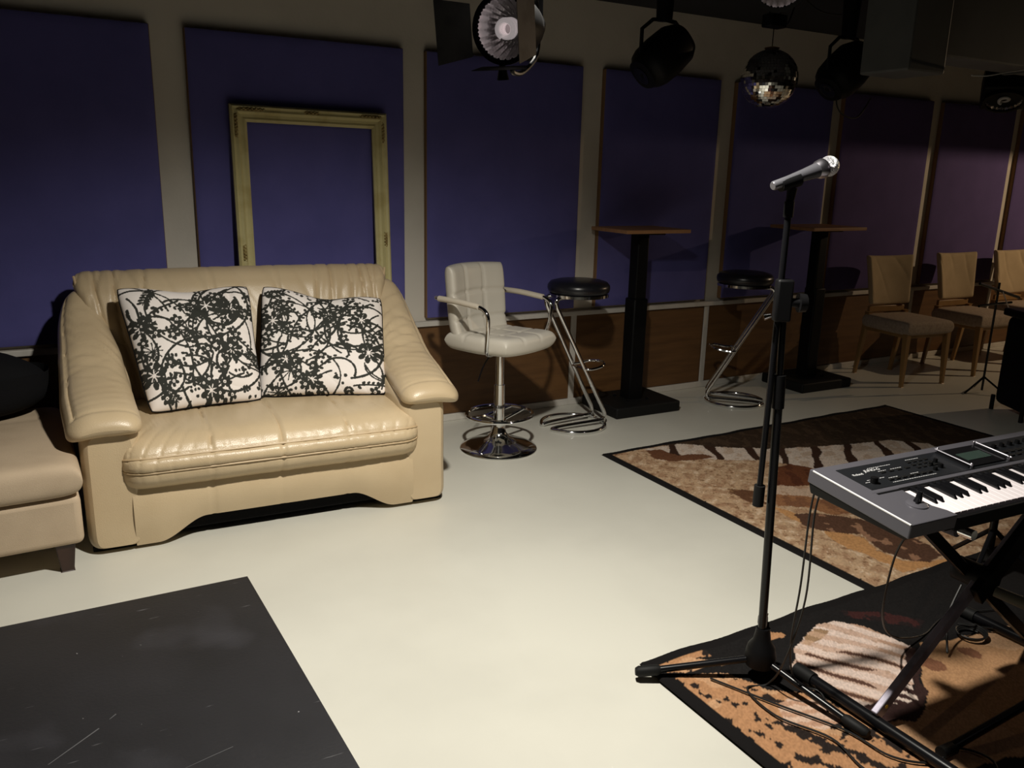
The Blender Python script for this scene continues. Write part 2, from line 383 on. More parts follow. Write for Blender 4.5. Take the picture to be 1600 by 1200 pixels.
# seat cushion
def seat():
    prof = spline([(.66, .40), (.60, .455), (.48, .462), (.30, .463), (.14, .460), (.04, .450), (-.012, .428), (-.038, .402), (-.048, .385), (-.064, .372), (-.071, .353), (-.066, .337), (-.054, .327), (-.056, .312), (-.047, .285), (-.015, .255), (.05, .24), (.3, .24), (.6, .25)], 5)
    nx = 141; s = np.sin(np.linspace(-1, 1, nx)*PI/2)*.5+np.linspace(-1, 1, nx)*.5
    P = np.zeros((nx, len(prof), 3))
    for i, u in enumerate(s):
        e = np.clip((1-abs(u))/.16, 0, 1); q = (1-(1-e)**2)**.5
        for j, (y, z) in enumerate(prof):
            fr = np.clip((.10-y)/.15, 0, 1)
            hw = .560+.040*fr
            yy = y if y > .06 else .06+(y-.06)*(.25+.75*q)
            zz = z-(1-q)*.02*(z > .35)
            P[i, j] = (u*hw, yy, zz)
    x = P[..., 0]; top = np.clip((P[..., 2]-.34)/.06, 0, 1); fr = np.clip((.08-P[..., 1])/.1, 0, 1)
    d = np.zeros(x.shape)
    for xs in (-.272, 0, .272):
        xx = xs+.02*np.clip(P[..., 1], 0, 1)*np.sign(xs)
        d -= .009*np.exp(-((x-xx)/.0045)**2); d += .003*np.exp(-((x-xx)/.06)**2)
    d += wrinkle(P, 50, .010, (1, .25, 0), 46, 5)+wrinkle(P, 54, .009, (.9, -.5, 0), 63, 6)+.006*snoise(P, 8, 2, 2.5)
    P[..., 2] += d*top; P[..., 1] -= d*fr*.8
    return MB().grid(P, capu=True)
sc_ = seat().build('seat_cushion', M['leather'], SO, angle=80)
def seat_edge(y, z, yb=.06):
    pts = []
    for u in np.linspace(-.995, .995, 60):
        e = np.clip((1-abs(u))/.16, 0, 1); q = (1-(1-e)**2)**.5; fr = np.clip((.10-y)/.15, 0, 1)
        pts.append((u*(.560+.040*fr), yb+(y-yb)*(.25+.75*q)-.001, z-(1-q)*.02*(z > .35)))
    return pts
MB().tube(seat_edge(-.051, .385), .0045, 6).build('piping', M['seam'], sc_)
MB().tube(seat_edge(-.058, .327), .0045, 6).build('piping', M['seam'], sc_)
# skirt with arched lower edge
nx, nz = 90, 16; P = np.zeros((nx, nz, 3))
for i, x in enumerate(np.linspace(-.57, .57, nx)):
    k = np.clip((abs(x)-.30)/.19, 0, 1); k = k*k*(3-2*k); zb = .098-.080*k
    for j, v in enumerate(np.linspace(0, 1, nz)):
        z = zb+(.30-zb)*v
        y = .012-.020*math.sin(v*PI)*1-.012*k+.03*(v**3)
        for xs in (-.272, 0, .272): y += .006*math.exp(-((x-xs)/.006)**2)
        P[i, j] = (x, y, z)
back = P.copy(); back[..., 1] += .05
Q = np.concatenate([P, back[:, ::-1]], 1)
MB().grid(Q, cv=True, capu=True).build('front_skirt', M['leather'], SO, angle=70)
MB().box((0, .46, .13), (1.04, .80, .20)).build('seat_base', M['blackfab'], SO, bevel=.01)
for sx in (-1, 1): MB().box((sx*.63, .45, .011), (.19, .82, .022)).build('foot', M['blackpl'], SO, bevel=.004)

# ------------------------------------------------------------------ patterned pillows
class Canvas:
    def __init__(s, nx, ny, bg): s.a = np.empty((nx, ny, 3)); s.a[:] = bg; s.nx, s.ny = nx, ny; s.X, s.Y = np.meshgrid(np.arange(nx), np.arange(ny), indexing='ij')
    def ell(s, x, y, rx, ry, ang, col):
        r = int(max(rx, ry))+2; x0, x1, y0, y1 = max(0, int(x)-r), min(s.nx, int(x)+r+1), max(0, int(y)-r), min(s.ny, int(y)+r+1)
        if x0 >= x1 or y0 >= y1: return
        X = s.X[x0:x1, y0:y1]-x; Y = s.Y[x0:x1, y0:y1]-y; c, n = math.cos(ang), math.sin(ang)
        m_ = ((X*c+Y*n)/rx)**2+((-X*n+Y*c)/ry)**2 <= 1
        s.a[x0:x1, y0:y1][m_] = col
    def path(s, pts, r, col):
        for i in range(len(pts)-1):
            a, b = np.array(pts[i]), np.array(pts[i+1]); n = max(1, int(np.linalg.norm(b-a)/max(1, r*.5)))
            for k in range(n): p = a+(b-a)*k/n; s.ell(p[0], p[1], r, r, 0, col)
INK = (.020, .021, .016); PAPER = (.80, .74, .70)
def pillow_art(seed):
    n = 310; c = Canvas(n, n, PAPER); r = np.random.default_rng(seed)
    def arc(x, y, rad, a0, a1, th):
        c.path([(x+rad*math.cos(a), y+rad*math.sin(a)*.9) for a in np.linspace(a0, a1, 40)], th, INK)
    def twig(x, y, a, L, curl, beads=True, th=1.7):
        pts = []; 
        for k in range(int(L/6)):
            pts.append((x, y)); x += 6*math.cos(a); y += 6*math.sin(a); a += curl+r.normal()*.04
            if beads and k % 2: 
                sd = r.choice([-1, 1]); c.ell(x+6*math.cos(a+sd*1.4), y+6*math.sin(a+sd*1.4), 5.2, 3.6, a+sd*.9, INK)
        if len(pts) > 1: c.path(pts, th, INK)
        return x, y, a
    def flower(x, y, s):
        k = r.integers(6, 9); a0 = r.uniform(0, 6)
        for ring, rr, sz in ((0, s*.82, s*.36), (1, s*.42, s*.24)):
            for i in range(k):
                a = a0+i*2*PI/k+ring*.3; c.ell(x+rr*math.cos(a), y+rr*math.sin(a), sz*1.12, sz*.74, a, INK)
        for i in range(k):
            a = a0+.3+i*2*PI/k; c.path([(x+s*.12*math.cos(a), y+s*.12*math.sin(a)), (x+s*.55*math.cos(a), y+s*.55*math.sin(a))], 1.3, PAPER)
        c.ell(x, y, s*.13, s*.13, 0, PAPER)
    def blossom(x, y, s):
        a0 = r.uniform(0, 6)
        for i in range(5):
            a = a0+i*2*PI/5; c.ell(x+s*.62*math.cos(a), y+s*.62*math.sin(a), s*.42, s*.34, a, INK)
        c.ell(x, y, s*.26, s*.26, 0, PAPER); c.ell(x, y, s*.1, s*.1, 0, INK)
    def berries(x, y, s):
        for i in range(9): c.ell(x+r.normal()*s, y+r.normal()*s, r.uniform(3.2, 5.2), r.uniform(3, 4.5), r.uniform(0, 3), INK)
    def leaves(x, y, a, L):
        for k in range(int(L/9)):
            for sd in (-1, 1):
                c.ell(x+8*math.cos(a+sd*1.0), y+8*math.sin(a+sd*1.0), 8, 3.4, a+sd*.75, INK)
            x += 9*math.cos(a); y += 9*math.sin(a); a += .05
            c.path([(x-9*math.cos(a), y-9*math.sin(a)), (x, y)], 1.2, INK)
    def thistle(x, y, s):
        for i in range(11):
            a = i*PI*2/11+r.normal()*.1; c.path([(x, y), (x+s*math.cos(a), y+s*math.sin(a))], 1.5, INK)
            c.ell(x+s*math.cos(a), y+s*math.sin(a), 3, 2, a, INK)
    focus = [((i % 3+.5+r.uniform(-.35, .35))/3*n, (i//3+.5+r.uniform(-.35, .35))/2*n) for i in range(6)]
    for k in range(30):
        fx, fy = focus[k % 6]; arc(fx+r.normal()*40, fy+r.normal()*40, r.uniform(35, 120), *(lambda a: (a, a+r.uniform(1.2, 3.4)))(r.uniform(0, 6.28)), r.uniform(2.2, 3.4))
    for k in range(22): twig(r.uniform(0, n), r.uniform(0, n), r.uniform(0, 6.28), r.uniform(90, 190), r.normal()*.05, True, 2.6)
    for k in range(26):
        fx, fy = focus[k % 6]; twig(fx, fy, r.uniform(0, 6.28), r.uniform(50, 130), r.normal()*.06, False, 2.6)
    for (fx, fy) in focus: 
        flower(fx, fy, r.uniform(20, 28))
        for k in range(5): blossom(fx+r.normal()*38, fy+r.normal()*38, r.uniform(11, 16))
        berries(fx+r.normal()*45, fy+r.normal()*45, 14)
    for k in range(5): thistle(r.uniform(0, n), r.uniform(0, n), r.uniform(18, 28)); berries(r.uniform(0, n), r.uniform(0, n), 9)
    for k in range(4): leaves(r.uniform(0, n), r.uniform(0, n), r.uniform(0, 6.28), 60)
    for k in range(7): blossom(r.uniform(0, n), r.uniform(0, n), 15); berries(r.uniform(0, n), r.uniform(0, n), 12)
    return c.a
M['pillow'] = attr_mat('printed_cotton', .85, (600, .15))
def pillow(label, BL, BR, TR, TL, thick, seed, dent):
    BL, BR, TR, TL = [np.array(p, float) for p in (BL, BR, TR, TL)]; cen = (BL+BR+TR+TL)/4
    t = thing('throw_pillow', label, 'pillow', tuple(cen-np.array([0, 0, cen[2]-BL[2]])), 0, 'patterned pillows on the sofa'); org = np.array(t.location)
    art = pillow_art(seed); n = 280; g = np.linspace(0, 1, n); U, V = np.meshgrid(g, g, indexing='ij')
    nrm = np.cross(BR-BL, TL-BL); nrm /= np.linalg.norm(nrm)
    if nrm[1] > 0: nrm = -nrm
    a, b = 2*U-1, 2*V-1
    # sides pull in between the corners
    cr = 1-.045*(a**6)*(b**6); Ue = .5+.5*a*(1-.030*(1-b**2))*cr; Ve = .5+.5*b*(1-.045*(1-a**2))*cr
    base = ((1-Ue)*(1-Ve))[..., None]*BL+(Ue*(1-Ve))[..., None]*BR+(Ue*Ve)[..., None]*TR+((1-Ue)*Ve)[..., None]*TL
    base = base+np.array([0, 0, 1.])*(-dent*np.exp(-((U-.5)/.22)**2)*np.clip(V*3-2, 0, 1))[..., None]
    h = thick/2*np.clip((1-a**4)*(1-b**4), 0, 1)**.55
    pp = np.stack([U, V, 0*U], 2)
    folds = wrinkle(pp, seed, .012, (1, .5, 0), 9, 4)+wrinkle(pp, seed+3, .010, (.4, 1, 0), 11, 4)+.010*snoise(pp, seed+1, 2, 2.4)
    folds -= .022*np.exp(-((U-V*.3-.55)/.03)**2)*np.clip(V*1.8-.9, 0, 1)
    idx = np.clip((U*309).astype(int), 0, 309), np.clip((V*309).astype(int), 0, 309); col = art[idx]
    cover = MB(off=org); Pf = base+nrm*(h+folds*np.clip(h/(thick/2), 0, 1))[..., None]; Pb = base-nrm*h[..., None]
    cover.grid(Pf); k = 40; cover.grid(Pb[::n//k*1][:, ::n//k][::-1])
    o = cover.build('pillow_cover', M['pillow'], t, angle=80)
    cb = col[::n//k][:, ::n//k][::-1]
    paint_attr(o, np.concatenate([col.reshape(-1, 3), cb.reshape(-1, 3)]))
    rim = [base[i, 0] for i in range(0, n, 8)]+[base[-1, i] for i in range(0, n, 8)]+[base[i, -1] for i in range(n-1, 0, -8)]+[base[0, i] for i in range(n-1, 0, -8)]
    MB(off=org).tube(rim, .0035, 5, closed=True).build('piping', M['blackfab'], o)
    return t
pillow('black and white floral pillow on the left, slumped down against the left sofa arm', (.345, 3.60, .465), (.815, 3.64, .462), (.838, 3.925, .940), (.276, 3.925, .955), .15, 11, .02)
pillow('black and white floral pillow on the right half of the sofa, top edge drooping', (.80, 3.69, .462), (1.345, 3.50, .462), (1.466, 3.87, .858), (.895, 3.925, .938), .15, 23, .03)

# ------------------------------------------------------------------ ottoman seat at the left and black bundle
OT = thing('ottoman', 'beige upholstered low seat with dark tapered leg, at the left edge beside the sofa', 'ottoman', (-.612, 3.62, 0), R(2))
def wr(U, V, sd): return .004*np.sin(U*5+V*3)*(sd > 0)-.004*np.exp(-((V-.55)/.05)**2)
MB().cushion(1.33, .90, .13, n=60, p=26, q=2.6, corner=.01, fn=wr, post=lambda x, y, z: (x, y-.0, z+.362)).build('seat_cushion', M['ottoman'], OT, merge=True, angle=80)
MB().box((0, .012, .205), (1.30, .87, .19)).build('base', M['ottoman'], OT, bevel=.025, seg=4)
for sx in (-1, 1):
    for sy in (-1, 1):
        lg = MB(); 
        for z, hw in ((.115, .034),): pass
        P = []
        for z, hw in ((.0, .021), (.115, .034)):
            P.append([(sx*.585+a*hw, sy*.37+b_*hw, z) for a, b_ in ((-1, -1), (1, -1), (1, 1), (-1, 1))])
        lg.grid(np.array(P), cv=True, capu=True).build('leg', M['darkwood'], OT, smooth=False, bevel=.003)
n = 40; a = np.linspace(0, 2*PI, n, endpoint=False); ph = np.linspace(-PI/2, PI/2, 24); P = np.zeros((24, n, 3))
for i, p_ in enumerate(ph):
    for j, q in enumerate(a):
        c_ = math.cos(p_)**.6 if math.cos(p_) > 0 else 0
        P[i, j] = (.50*c_*np.sign(math.cos(q))*abs(math.cos(q))**.7, .20*c_*np.sign(math.sin(q))*abs(math.sin(q))**.7, .20+.20*np.sign(math.sin(p_))*abs(math.sin(p_))**.6)
P[..., 2] *= .78; P[..., 2] += .014*snoise(P, 3, 3, 4); P[..., 2] -= .08*np.clip((P[..., 0]-.1)/.4, 0, 1)*(P[..., 2] > .2)
bg = thing('black_bag', 'soft black bag lying on the back of the beige ottoman', 'bag', (-.50, 4.0, .405+.03-.012), 0)
MB().grid(P-np.array([0, 0, P[..., 2].min()]), cv=True, capu=True).build('bag_body', M['blackfab'], bg, angle=80)
hd = spline([(-.30, -.17, .22), (-.26, -.215, .27), (-.05, -.235, .29), (.12, -.215, .26), (.16, -.17, .20)], 6)
MB().tube(hd, .011, 8).build('handle', M['blackfab'], bg)

# ------------------------------------------------------------------ picture frame leaning on the wall
FR = thing('picture_frame', 'empty cream gilt picture frame leaning on the purple panel behind the sofa', 'frame', (1.27, 4.245, .33), 0)
def frame_bar(a, b_, inward, wd=.080, piece=None):
    """bar from a to b (outer edge), profile across inward direction; mitred"""
    a, b_, inward = [np.array(q, float) for q in (a, b_, inward)]; d = (b_-a)/np.linalg.norm(b_-a)
    prof = [(0, 0), (0, .020), (.010, .030), (.022, .026), (.034, .030), (.046, .018), (.058, .016), (.068, .020), (wd, .012), (wd, 0)]
    A = []; B = []
    for u, hh in prof:
        o_ = inward*u+np.array([0, -hh, 0]); A.append(a+o_+d*u); B.append(b_+o_-d*u)
    return MB().grid(np.array([A, B]), cv=True, capu=True)
Wf, Hf = .80, 1.43
frp = bpy.data.objects.new('frame_body', None)
lean = Matrix.Rotation(R(-4.4), 3, 'X'); skew = Matrix.Rotation(R(.4), 3, 'Y')
tilt = np.array(lean@skew)
def tb(g, name, m):
    v = np.concatenate(g.v)@tilt.T; g.v = [v]; return g.build(name, m, FR, angle=25)
TLc, TRc, BLc, BRc = (-Wf/2, 0, Hf), (Wf/2, 0, Hf), (-Wf/2, 0, 0), (Wf/2, 0, 0)
tb(frame_bar(TLc, TRc, (0, 0, -1)), 'top_rail', M['gilt']); tb(frame_bar(BLc, BRc, (0, 0, 1)), 'bottom_rail', M['gilt'])
tb(frame_bar(BLc, TLc, (1, 0, 0)), 'side_rail', M['gilt']); tb(frame_bar(BRc, TRc, (-1, 0, 0)), 'side_rail', M['gilt'])
def orn(cx, cz, lx, lz):
    n = 26; P = np.zeros((n, n, 3))
    for i, u in enumerate(np.linspace(-1, 1, n)):
        for j, v_ in enumerate(np.linspace(-1, 1, n)):
            e = max(0, (1-u**4)*(1-v_**4))**.5
            P[i, j] = (cx+u*lx/2, 0, cz+v_*lz/2); h_ = .016+e*(.016+.005*math.sin(u*lx*160+cz*9)*math.cos(v_*lz*190+cx*7)); P[i, j, 1] = -h_
    return MB().grid(P)
for cx, cz, lx, lz in ((-.30, Hf-.022, .16, .022), (-Wf/2+.025, Hf-.10, .022, .14), (.31, Hf-.022, .14, .022), (Wf/2-.025, Hf-.10, .022, .12), (.0, Hf-.022, .09, .022), (-Wf/2+.03, .72, .022, .10), (Wf/2-.028, .78, .022, .09)):
    tb(orn(cx, cz, lx, lz), 'moulded_ornament', M['giltdark'])

# ------------------------------------------------------------------ cream swivel bar chair
WC = thing('swivel_bar_chair', 'cream quilted swivel bar chair with armrests on a chrome pedestal, right of the sofa', 'bar stool', (2.11, 3.82, 0), R(33))
# local: x lateral, -y front
WC.rotation_euler = (0, 0, R(21))
MB().lathe([(.0, .0), (.205, 0), (.212, .006), (.205, .014), (.17, .026), (.11, .043), (.06, .066), (.040, .095), (.034, .13), (.034, .14), (0, .14)][1:-1], 48).build('base', M['chrome'], WC)
MB().lathe([(.030, .10), (.030, .36), (.024, .362), (.024, .55)], 28).build('gas_column', M['chrome'], WC)
MB().lathe([(.036, .128), (.040, .132), (.040, .160), (.036, .164)], 24).build('collar', M['chrome'], WC)
ring = [(.185*math.sin(a), -.055-.175*math.cos(a)+.05, .195) for a in np.arange(40)*2*PI/40]
fr_ = MB().tube(ring, .010, 8, closed=True); fr_.tube([(-.165, .055, .195), (-.10, .085, .175), (0, .095, .165), (.10, .085, .175), (.165, .055, .195)], .009, 8); fr_.tube([(0, .04, .16), (0, .095, .165)], .009, 8); fr_.tube([(-.18, -.03, .195), (-.04, 0, .155)], .009, 8); fr_.tube([(.18, -.03, .195), (.04, 0, .155)], .009, 8)
fr_.build('footrest', M['chrome'], WC)
def quilt(nx_, ny_, w_):
    def fn(U, V, sd):
        g = 0
        for k in range(1, nx_): g = g-.010*np.exp(-((U-(2*k/nx_-1))/w_)**2)
        for k in range(1, ny_): g = g-.010*np.exp(-((V-(2*k/ny_-1))/w_)**2)
        return g*(sd > 0)
    return fn
MB().cushion(.44, .45, .10, n=60, p=12, q=2.4, corner=.10, fn=quilt(3, 3, .035), post=lambda x, y, z: (x, y, z+.605+.02*(y/.22)*(y < 0)*-.6-.010*(1-(x/.22)**2))).build('seat', M['whiteleather'], WC, merge=True, angle=80)
def bpost(x, y, z):   # x lateral, y up (local), z thickness(front +)
    t_ = (y+.235)/.47
    yy = .200+.045*t_-.22*np.clip(.30-t_, 0, 1)**1.4; zz = .560+.435*t_
    return x*(1-.05*(1-t_)), yy-z-.055*(np.abs(x)/.21)**2, zz
MB().cushion(.43, .47, .085, n=60, p=12, q=2.4, corner=.06, fn=quilt(3, 3, .035), post=bpost).build('backrest', M['whiteleather'], WC, merge=True, angle=80)
for sx in (-1, 1):
    ar = spline([(sx*.20, .255, .815), (sx*.245, .235, .828), (sx*.262, .12, .826), (sx*.262, -.02, .82), (sx*.262, -.09, .812), (sx*.262, -.13, .785), (sx*.258, -.135, .73), (sx*.250, -.125, .66), (sx*.225, -.10, .59), (sx*.17, -.07, .556), (sx*.03, -.02, .552)], 6)
    MB().tube(ar, .0105, 10).build('armrest_tube', M['chrome'], WC)
    MB().tube(spline([(sx*.262, .20, .829), (sx*.264, .08, .828), (sx*.262, -.075, .817)], 6), .0155, 12).build('armrest_sleeve', M['cream'], WC)
MB().tube(spline([(0, 0, .545), (-.10, -.02, .54), (-.17, -.03, .49), (-.215, -.035, .42)], 6), .004, 6).build('lift_lever', M['blackmetal'], WC)
MB().box((0, 0, .548), (.16, .16, .02)).build('seat_plate', M['blackmetal'], WC, bevel=.004)

# ------------------------------------------------------------------ black round cantilever stools
def stool(label, loc, rz):
    t = thing('round_bar_stool', label, 'bar stool', loc, rz, 'black round bar stools with bent chrome legs')
    # local: slanted tubes bend at x=+.185, rise toward -x
    MB().lathe([(.10, .802), (.155, .800), (.176, .812), (.182, .83), (.180, .85), (.165, .868), (.13, .878), (.06, .882), (.001, .883)], 44).build('seat', M['blackvinyl'], t, angle=70)
    MB().lathe([(.168, .784), (.175, .786), (.175, .802), (.16, .803)], 44).build('seat_ring', M['chrome'], t)
    for sy in (-1, 1):
        s_ = sy*.055
        pts = [(.04, s_, .788), (-.10, s_, .788), (-.165, s_, .785), (-.186, s_, .765), (-.178, s_, .730)]
        pts += [(.135, s_*1.2, .16), (.180, s_*1.2, .075), (.178, s_*1.2, .040), (.150, s_*1.2, .030), (-.10, s_*1.0, .022)]
        a_ = [(-.165, s_*.95, .016)]
        pts += a_+[(.19*math.cos(q), sy*.19*math.sin(q), .0115) for q in np.linspace(R(163), R(4), 15)]
        sp = np.concatenate([spline(pts[:5], 5)[:-1], spline(pts[4:6], 2)[:-1], spline(pts[5:], 5)])
        MB().tube(sp, .0125, 10).build('tube_leg', M['chrome'], t)
    k = .36; fx = .135+(.36-.16)*(-.313/.57)
    f = [(fx, -.075, k), (fx+.06, -.085, k), (fx+.13, -.07, k+.012), (fx+.165, 0, k+.018), (fx+.13, .07, k+.012), (fx+.06, .085, k), (fx, .075, k)]
    MB().tube(spline(f, 6, closed=True), .008, 8, closed=True).build('footrest', M['chrome'], t)
    return t
stool('black round bar stool with bent chrome legs, beside the cream bar chair', (2.72, 4.0, 0), R(0))
stool('black round bar stool with bent chrome legs standing between the two bar tables', (4.02, 3.99, 0), R(138))

# ------------------------------------------------------------------ bar tables
def bar_table(label, base, rz, toff, top_d, lean_x):
    t = thing('bar_table', label, 'table', base, rz, 'tall square bar tables')
    MB().box((0, 0, .035), (.50, .40, .07)).build('base', M['rubber'], t, bevel=.012, seg=3)
    P = []
    MB().box((lean_x*.33, 0, .39), (.105, .105, .66), M=None).build('lower_column', M['blackpl'], t, bevel=.01)
    MB().box((lean_x*.8, 0, .91), (.085, .085, .44)).build('upper_column', M['blackpl'], t, bevel=.01)
    MB().box((lean_x, 0, 1.127), (.22, .22, .014)).build('mounting_plate', M['blackmetal'], t, bevel=.002)
    MB().box((toff[0]+lean_x, toff[1], 1.145), top_d).build('tabletop', M['tabletop'], t, smooth=False, bevel=.003)
    for a_, b_ in ((-.075, -.075), (.075, -.075), (-.075, .075), (.075, .075)):
        MB().lathe([(.012, .068), (.012, .078), (.006, .084)], 8, (a_, b_, 0)).build('bolt', M['blackmetal'], t)
    return t
bar_table('tall bar table with thin wooden top and black column, nearer one beside the black stool', (3.28, 4.17, 0), R(-1), (.0, .0), (.48, .38, .022), 0)
bar_table('tall bar table with thin wooden top and black column, further one behind the microphone stand', (4.87, 4.13, 0), R(-1), (-.02, .0), (.52, .40, .022), -.03)

# ------------------------------------------------------------------ slipcovered dining chairs
def dining_chair(label, loc, rz):
    t = thing('dining_chair', label, 'chair', loc, rz, 'slipcovered wooden chairs along the back wall')
    def leg(x, y, x2, y2, z2, s0, s1):
        P = []
        for k in (0, .5, 1):
            hw = s0+(s1-s0)*k; X_, Y_, Z_ = x+(x2-x)*k, y+(y2-y)*k, z2*k
            P.append([(X_+a*hw, Y_+b_*hw, Z_) for a, b_ in ((-1, -1), (1, -1), (1, 1), (-1, 1))])
        MB().grid(np.array(P), cv=True, capu=True).build('leg', M['pinewood'], t, smooth=False, bevel=.004)
    leg(-.205, -.22, -.20, -.205, .42, .013, .023); leg(.205, -.22, .20, -.205, .42, .013, .023)
    leg(-.185, .26, -.185, .19, .50, .013, .021); leg(.185, .26, .185, .19, .50, .013, .021)
    MB().box((0, -.01, .385), (.40, .40, .05)).build('seat_rail', M['pinewood'], t, bevel=.005)
    MB().box((0, .205, .515), (.36, .022, .05)).build('back_rail', M['pinewood'], t, bevel=.006)
    MB().cushion(.46, .46, .10, n=44, p=22, q=3, corner=.02, fn=lambda U, V, s: .006*(1-U**2)*(1-V**2)*(s > 0), post=lambda x, y, z: (x*(1-.05*(y > 0)*y/.23), y-.01, z+.432)).build('seat', M['seatcover'], t, merge=True, angle=80)
    def bp(x, y, z):
        tt = (y+.185)/.37; X_ = x*(.86+.14*tt+.03*tt**4)
        pp = np.stack([x, y, 0*x], -1)
        wv = wrinkle(pp, 40+int(loc[0]*3), .013, (1, .45, 0), 17, 4, np.clip(.2+tt*.9, 0, 1))
        return X_, .215+.05*tt-z*(1)+(-wv)*(z > 0)+.03*(x/.2)**2*-1, .545+.37*tt+.010*(x/.22)**2
    MB().cushion(.45, .37, .055, n=70, p=22, q=2, corner=.008, post=bp).build('backrest', M['slipcover'], t, merge=True, angle=80)
    return t
dining_chair('wooden chair with oatmeal slipcover, leftmost of the row against the back wall', (5.69, 3.955, 0), R(-7))
dining_chair('wooden chair with oatmeal slipcover, middle one of the row against the back wall', (6.54, 3.955, 0), R(-4))
dining_chair('wooden chair with oatmeal slipcover, half cut off by the right edge of the picture', (7.36, 3.98, 0), R(-3))

# ------------------------------------------------------------------ black board on the floor
bd = MB(off=(-.6, 1.9, 0)); Pm = [(.557, 2.893), (-1.6, 2.90), (-1.6, .6), (.60, .6)]
bd.add([(x, y, 0.0) for x, y in Pm]+[(x, y, .012) for x, y in Pm], [(0, 1, 2, 3), (7, 6, 5, 4), (0, 4, 5, 1), (1, 5, 6, 2), (2, 6, 7, 3), (3, 7, 4, 0)])
o = bd.build('floor_board', M['board'], None, smooth=False, bevel=.0015, loc=(-.6, 1.9, 0), merge=True)
setp(o, 'large scratched black board lying flat on the floor in front of the sofa', 'floor mat')

M['scratch'] = mat('pale_scratch', (.10, .10, .105), .6)
for pts_, w_ in (([(-.102, 2.103), (.019, 2.198)], .0045), ([(.046, 2.226), (.064, 2.243)], .004), ([(.196, 1.933), (.26, 1.948), (.316, 1.960)], .002)):
    SC = np.array(pts_); nn = np.array([-(SC[-1]-SC[0])[1], (SC[-1]-SC[0])[0]]); nn /= np.linalg.norm(nn); L_ = []
    for k, p_ in enumerate(SC): ww = w_*(1 if 0 < k else .5); L_.append([(p_[0]-nn[0]*ww/2+.6, p_[1]-nn[1]*ww/2-1.9, .0124), (p_[0]+nn[0]*ww/2+.6, p_[1]+nn[1]*ww/2-1.9, .0124)])
    MB().grid(np.array(L_)).build('scratch', M['scratch'], o, smooth=False)
# ------------------------------------------------------------------ rugs
def inpoly(X, Y, poly):
    m_ = np.zeros(X.shape, bool); n = len(poly); j = n-1
    for i in range(n):
        xi, yi = poly[i]; xj, yj = poly[j]
        if yi != yj: m_ ^= ((yi > Y) != (yj > Y)) & (X < (xj-xi)*(Y-yi)/(yj-yi)+xi)
        j = i
    return m_
def n2(X, Y, seed, f, oct=4):
    return snoise(np.stack([X, Y, 0*X], -1), seed, oct, f)
M['rug'] = attr_mat('woven_rug', .96, (700, .6)); M['rug'].node_tree.nodes['Principled BSDF'].inputs['Specular IOR Level'].default_value = .08
def rug(label, x0, x1, y0, y1, step, art, z0, crop=None):
    nx, ny = int((x1-x0)/step), int((y1-y0)/step); xs = np.linspace(x0, x1, nx); ys = np.linspace(y0, y1, ny)
    X, Y = np.meshgrid(xs, ys, indexing='ij'); col = art(X, Y)
    bd_ = (np.minimum(np.minimum(X-x0, x1-X), np.minimum(Y-y0, y1-Y))+.004*n2(X, Y, 5, 30)) < .043
    col *= (1+.34*(RNG.random(X.shape)-.5))[..., None]
    col[bd_] = (.010, .009, .009)
    Z = np.full(X.shape, z0+.008)+.0012*n2(X, Y, 77, 9, 2)+.001*(RNG.random(X.shape)-.5)
    edge = (np.minimum(np.minimum(X-x0, x1-X), np.minimum(Y-y0, y1-Y)) < step*.5); Z[edge] = z0+.0005
    cx, cy = (x0+x1)/2, (y0+y1)/2
    wob = .004*np.sin(X*9)+.003*np.sin(X*23+1); Yw = Y+wob*(np.abs(Y-cy)/((y1-y0)/2))
    g = MB(off=(cx, cy, 0)); g.grid(np.stack([X, Yw, Z], 2)); o = g.build('rug', M['rug'], None, loc=(cx, cy, 0), angle=180)
    g2 = [(x0, y0), (x1, y0), (x1, y1), (x0, y1)]
    paint_attr(o, col.reshape(-1, 3)); return setp(o, label, 'rug', 'animal print rugs')
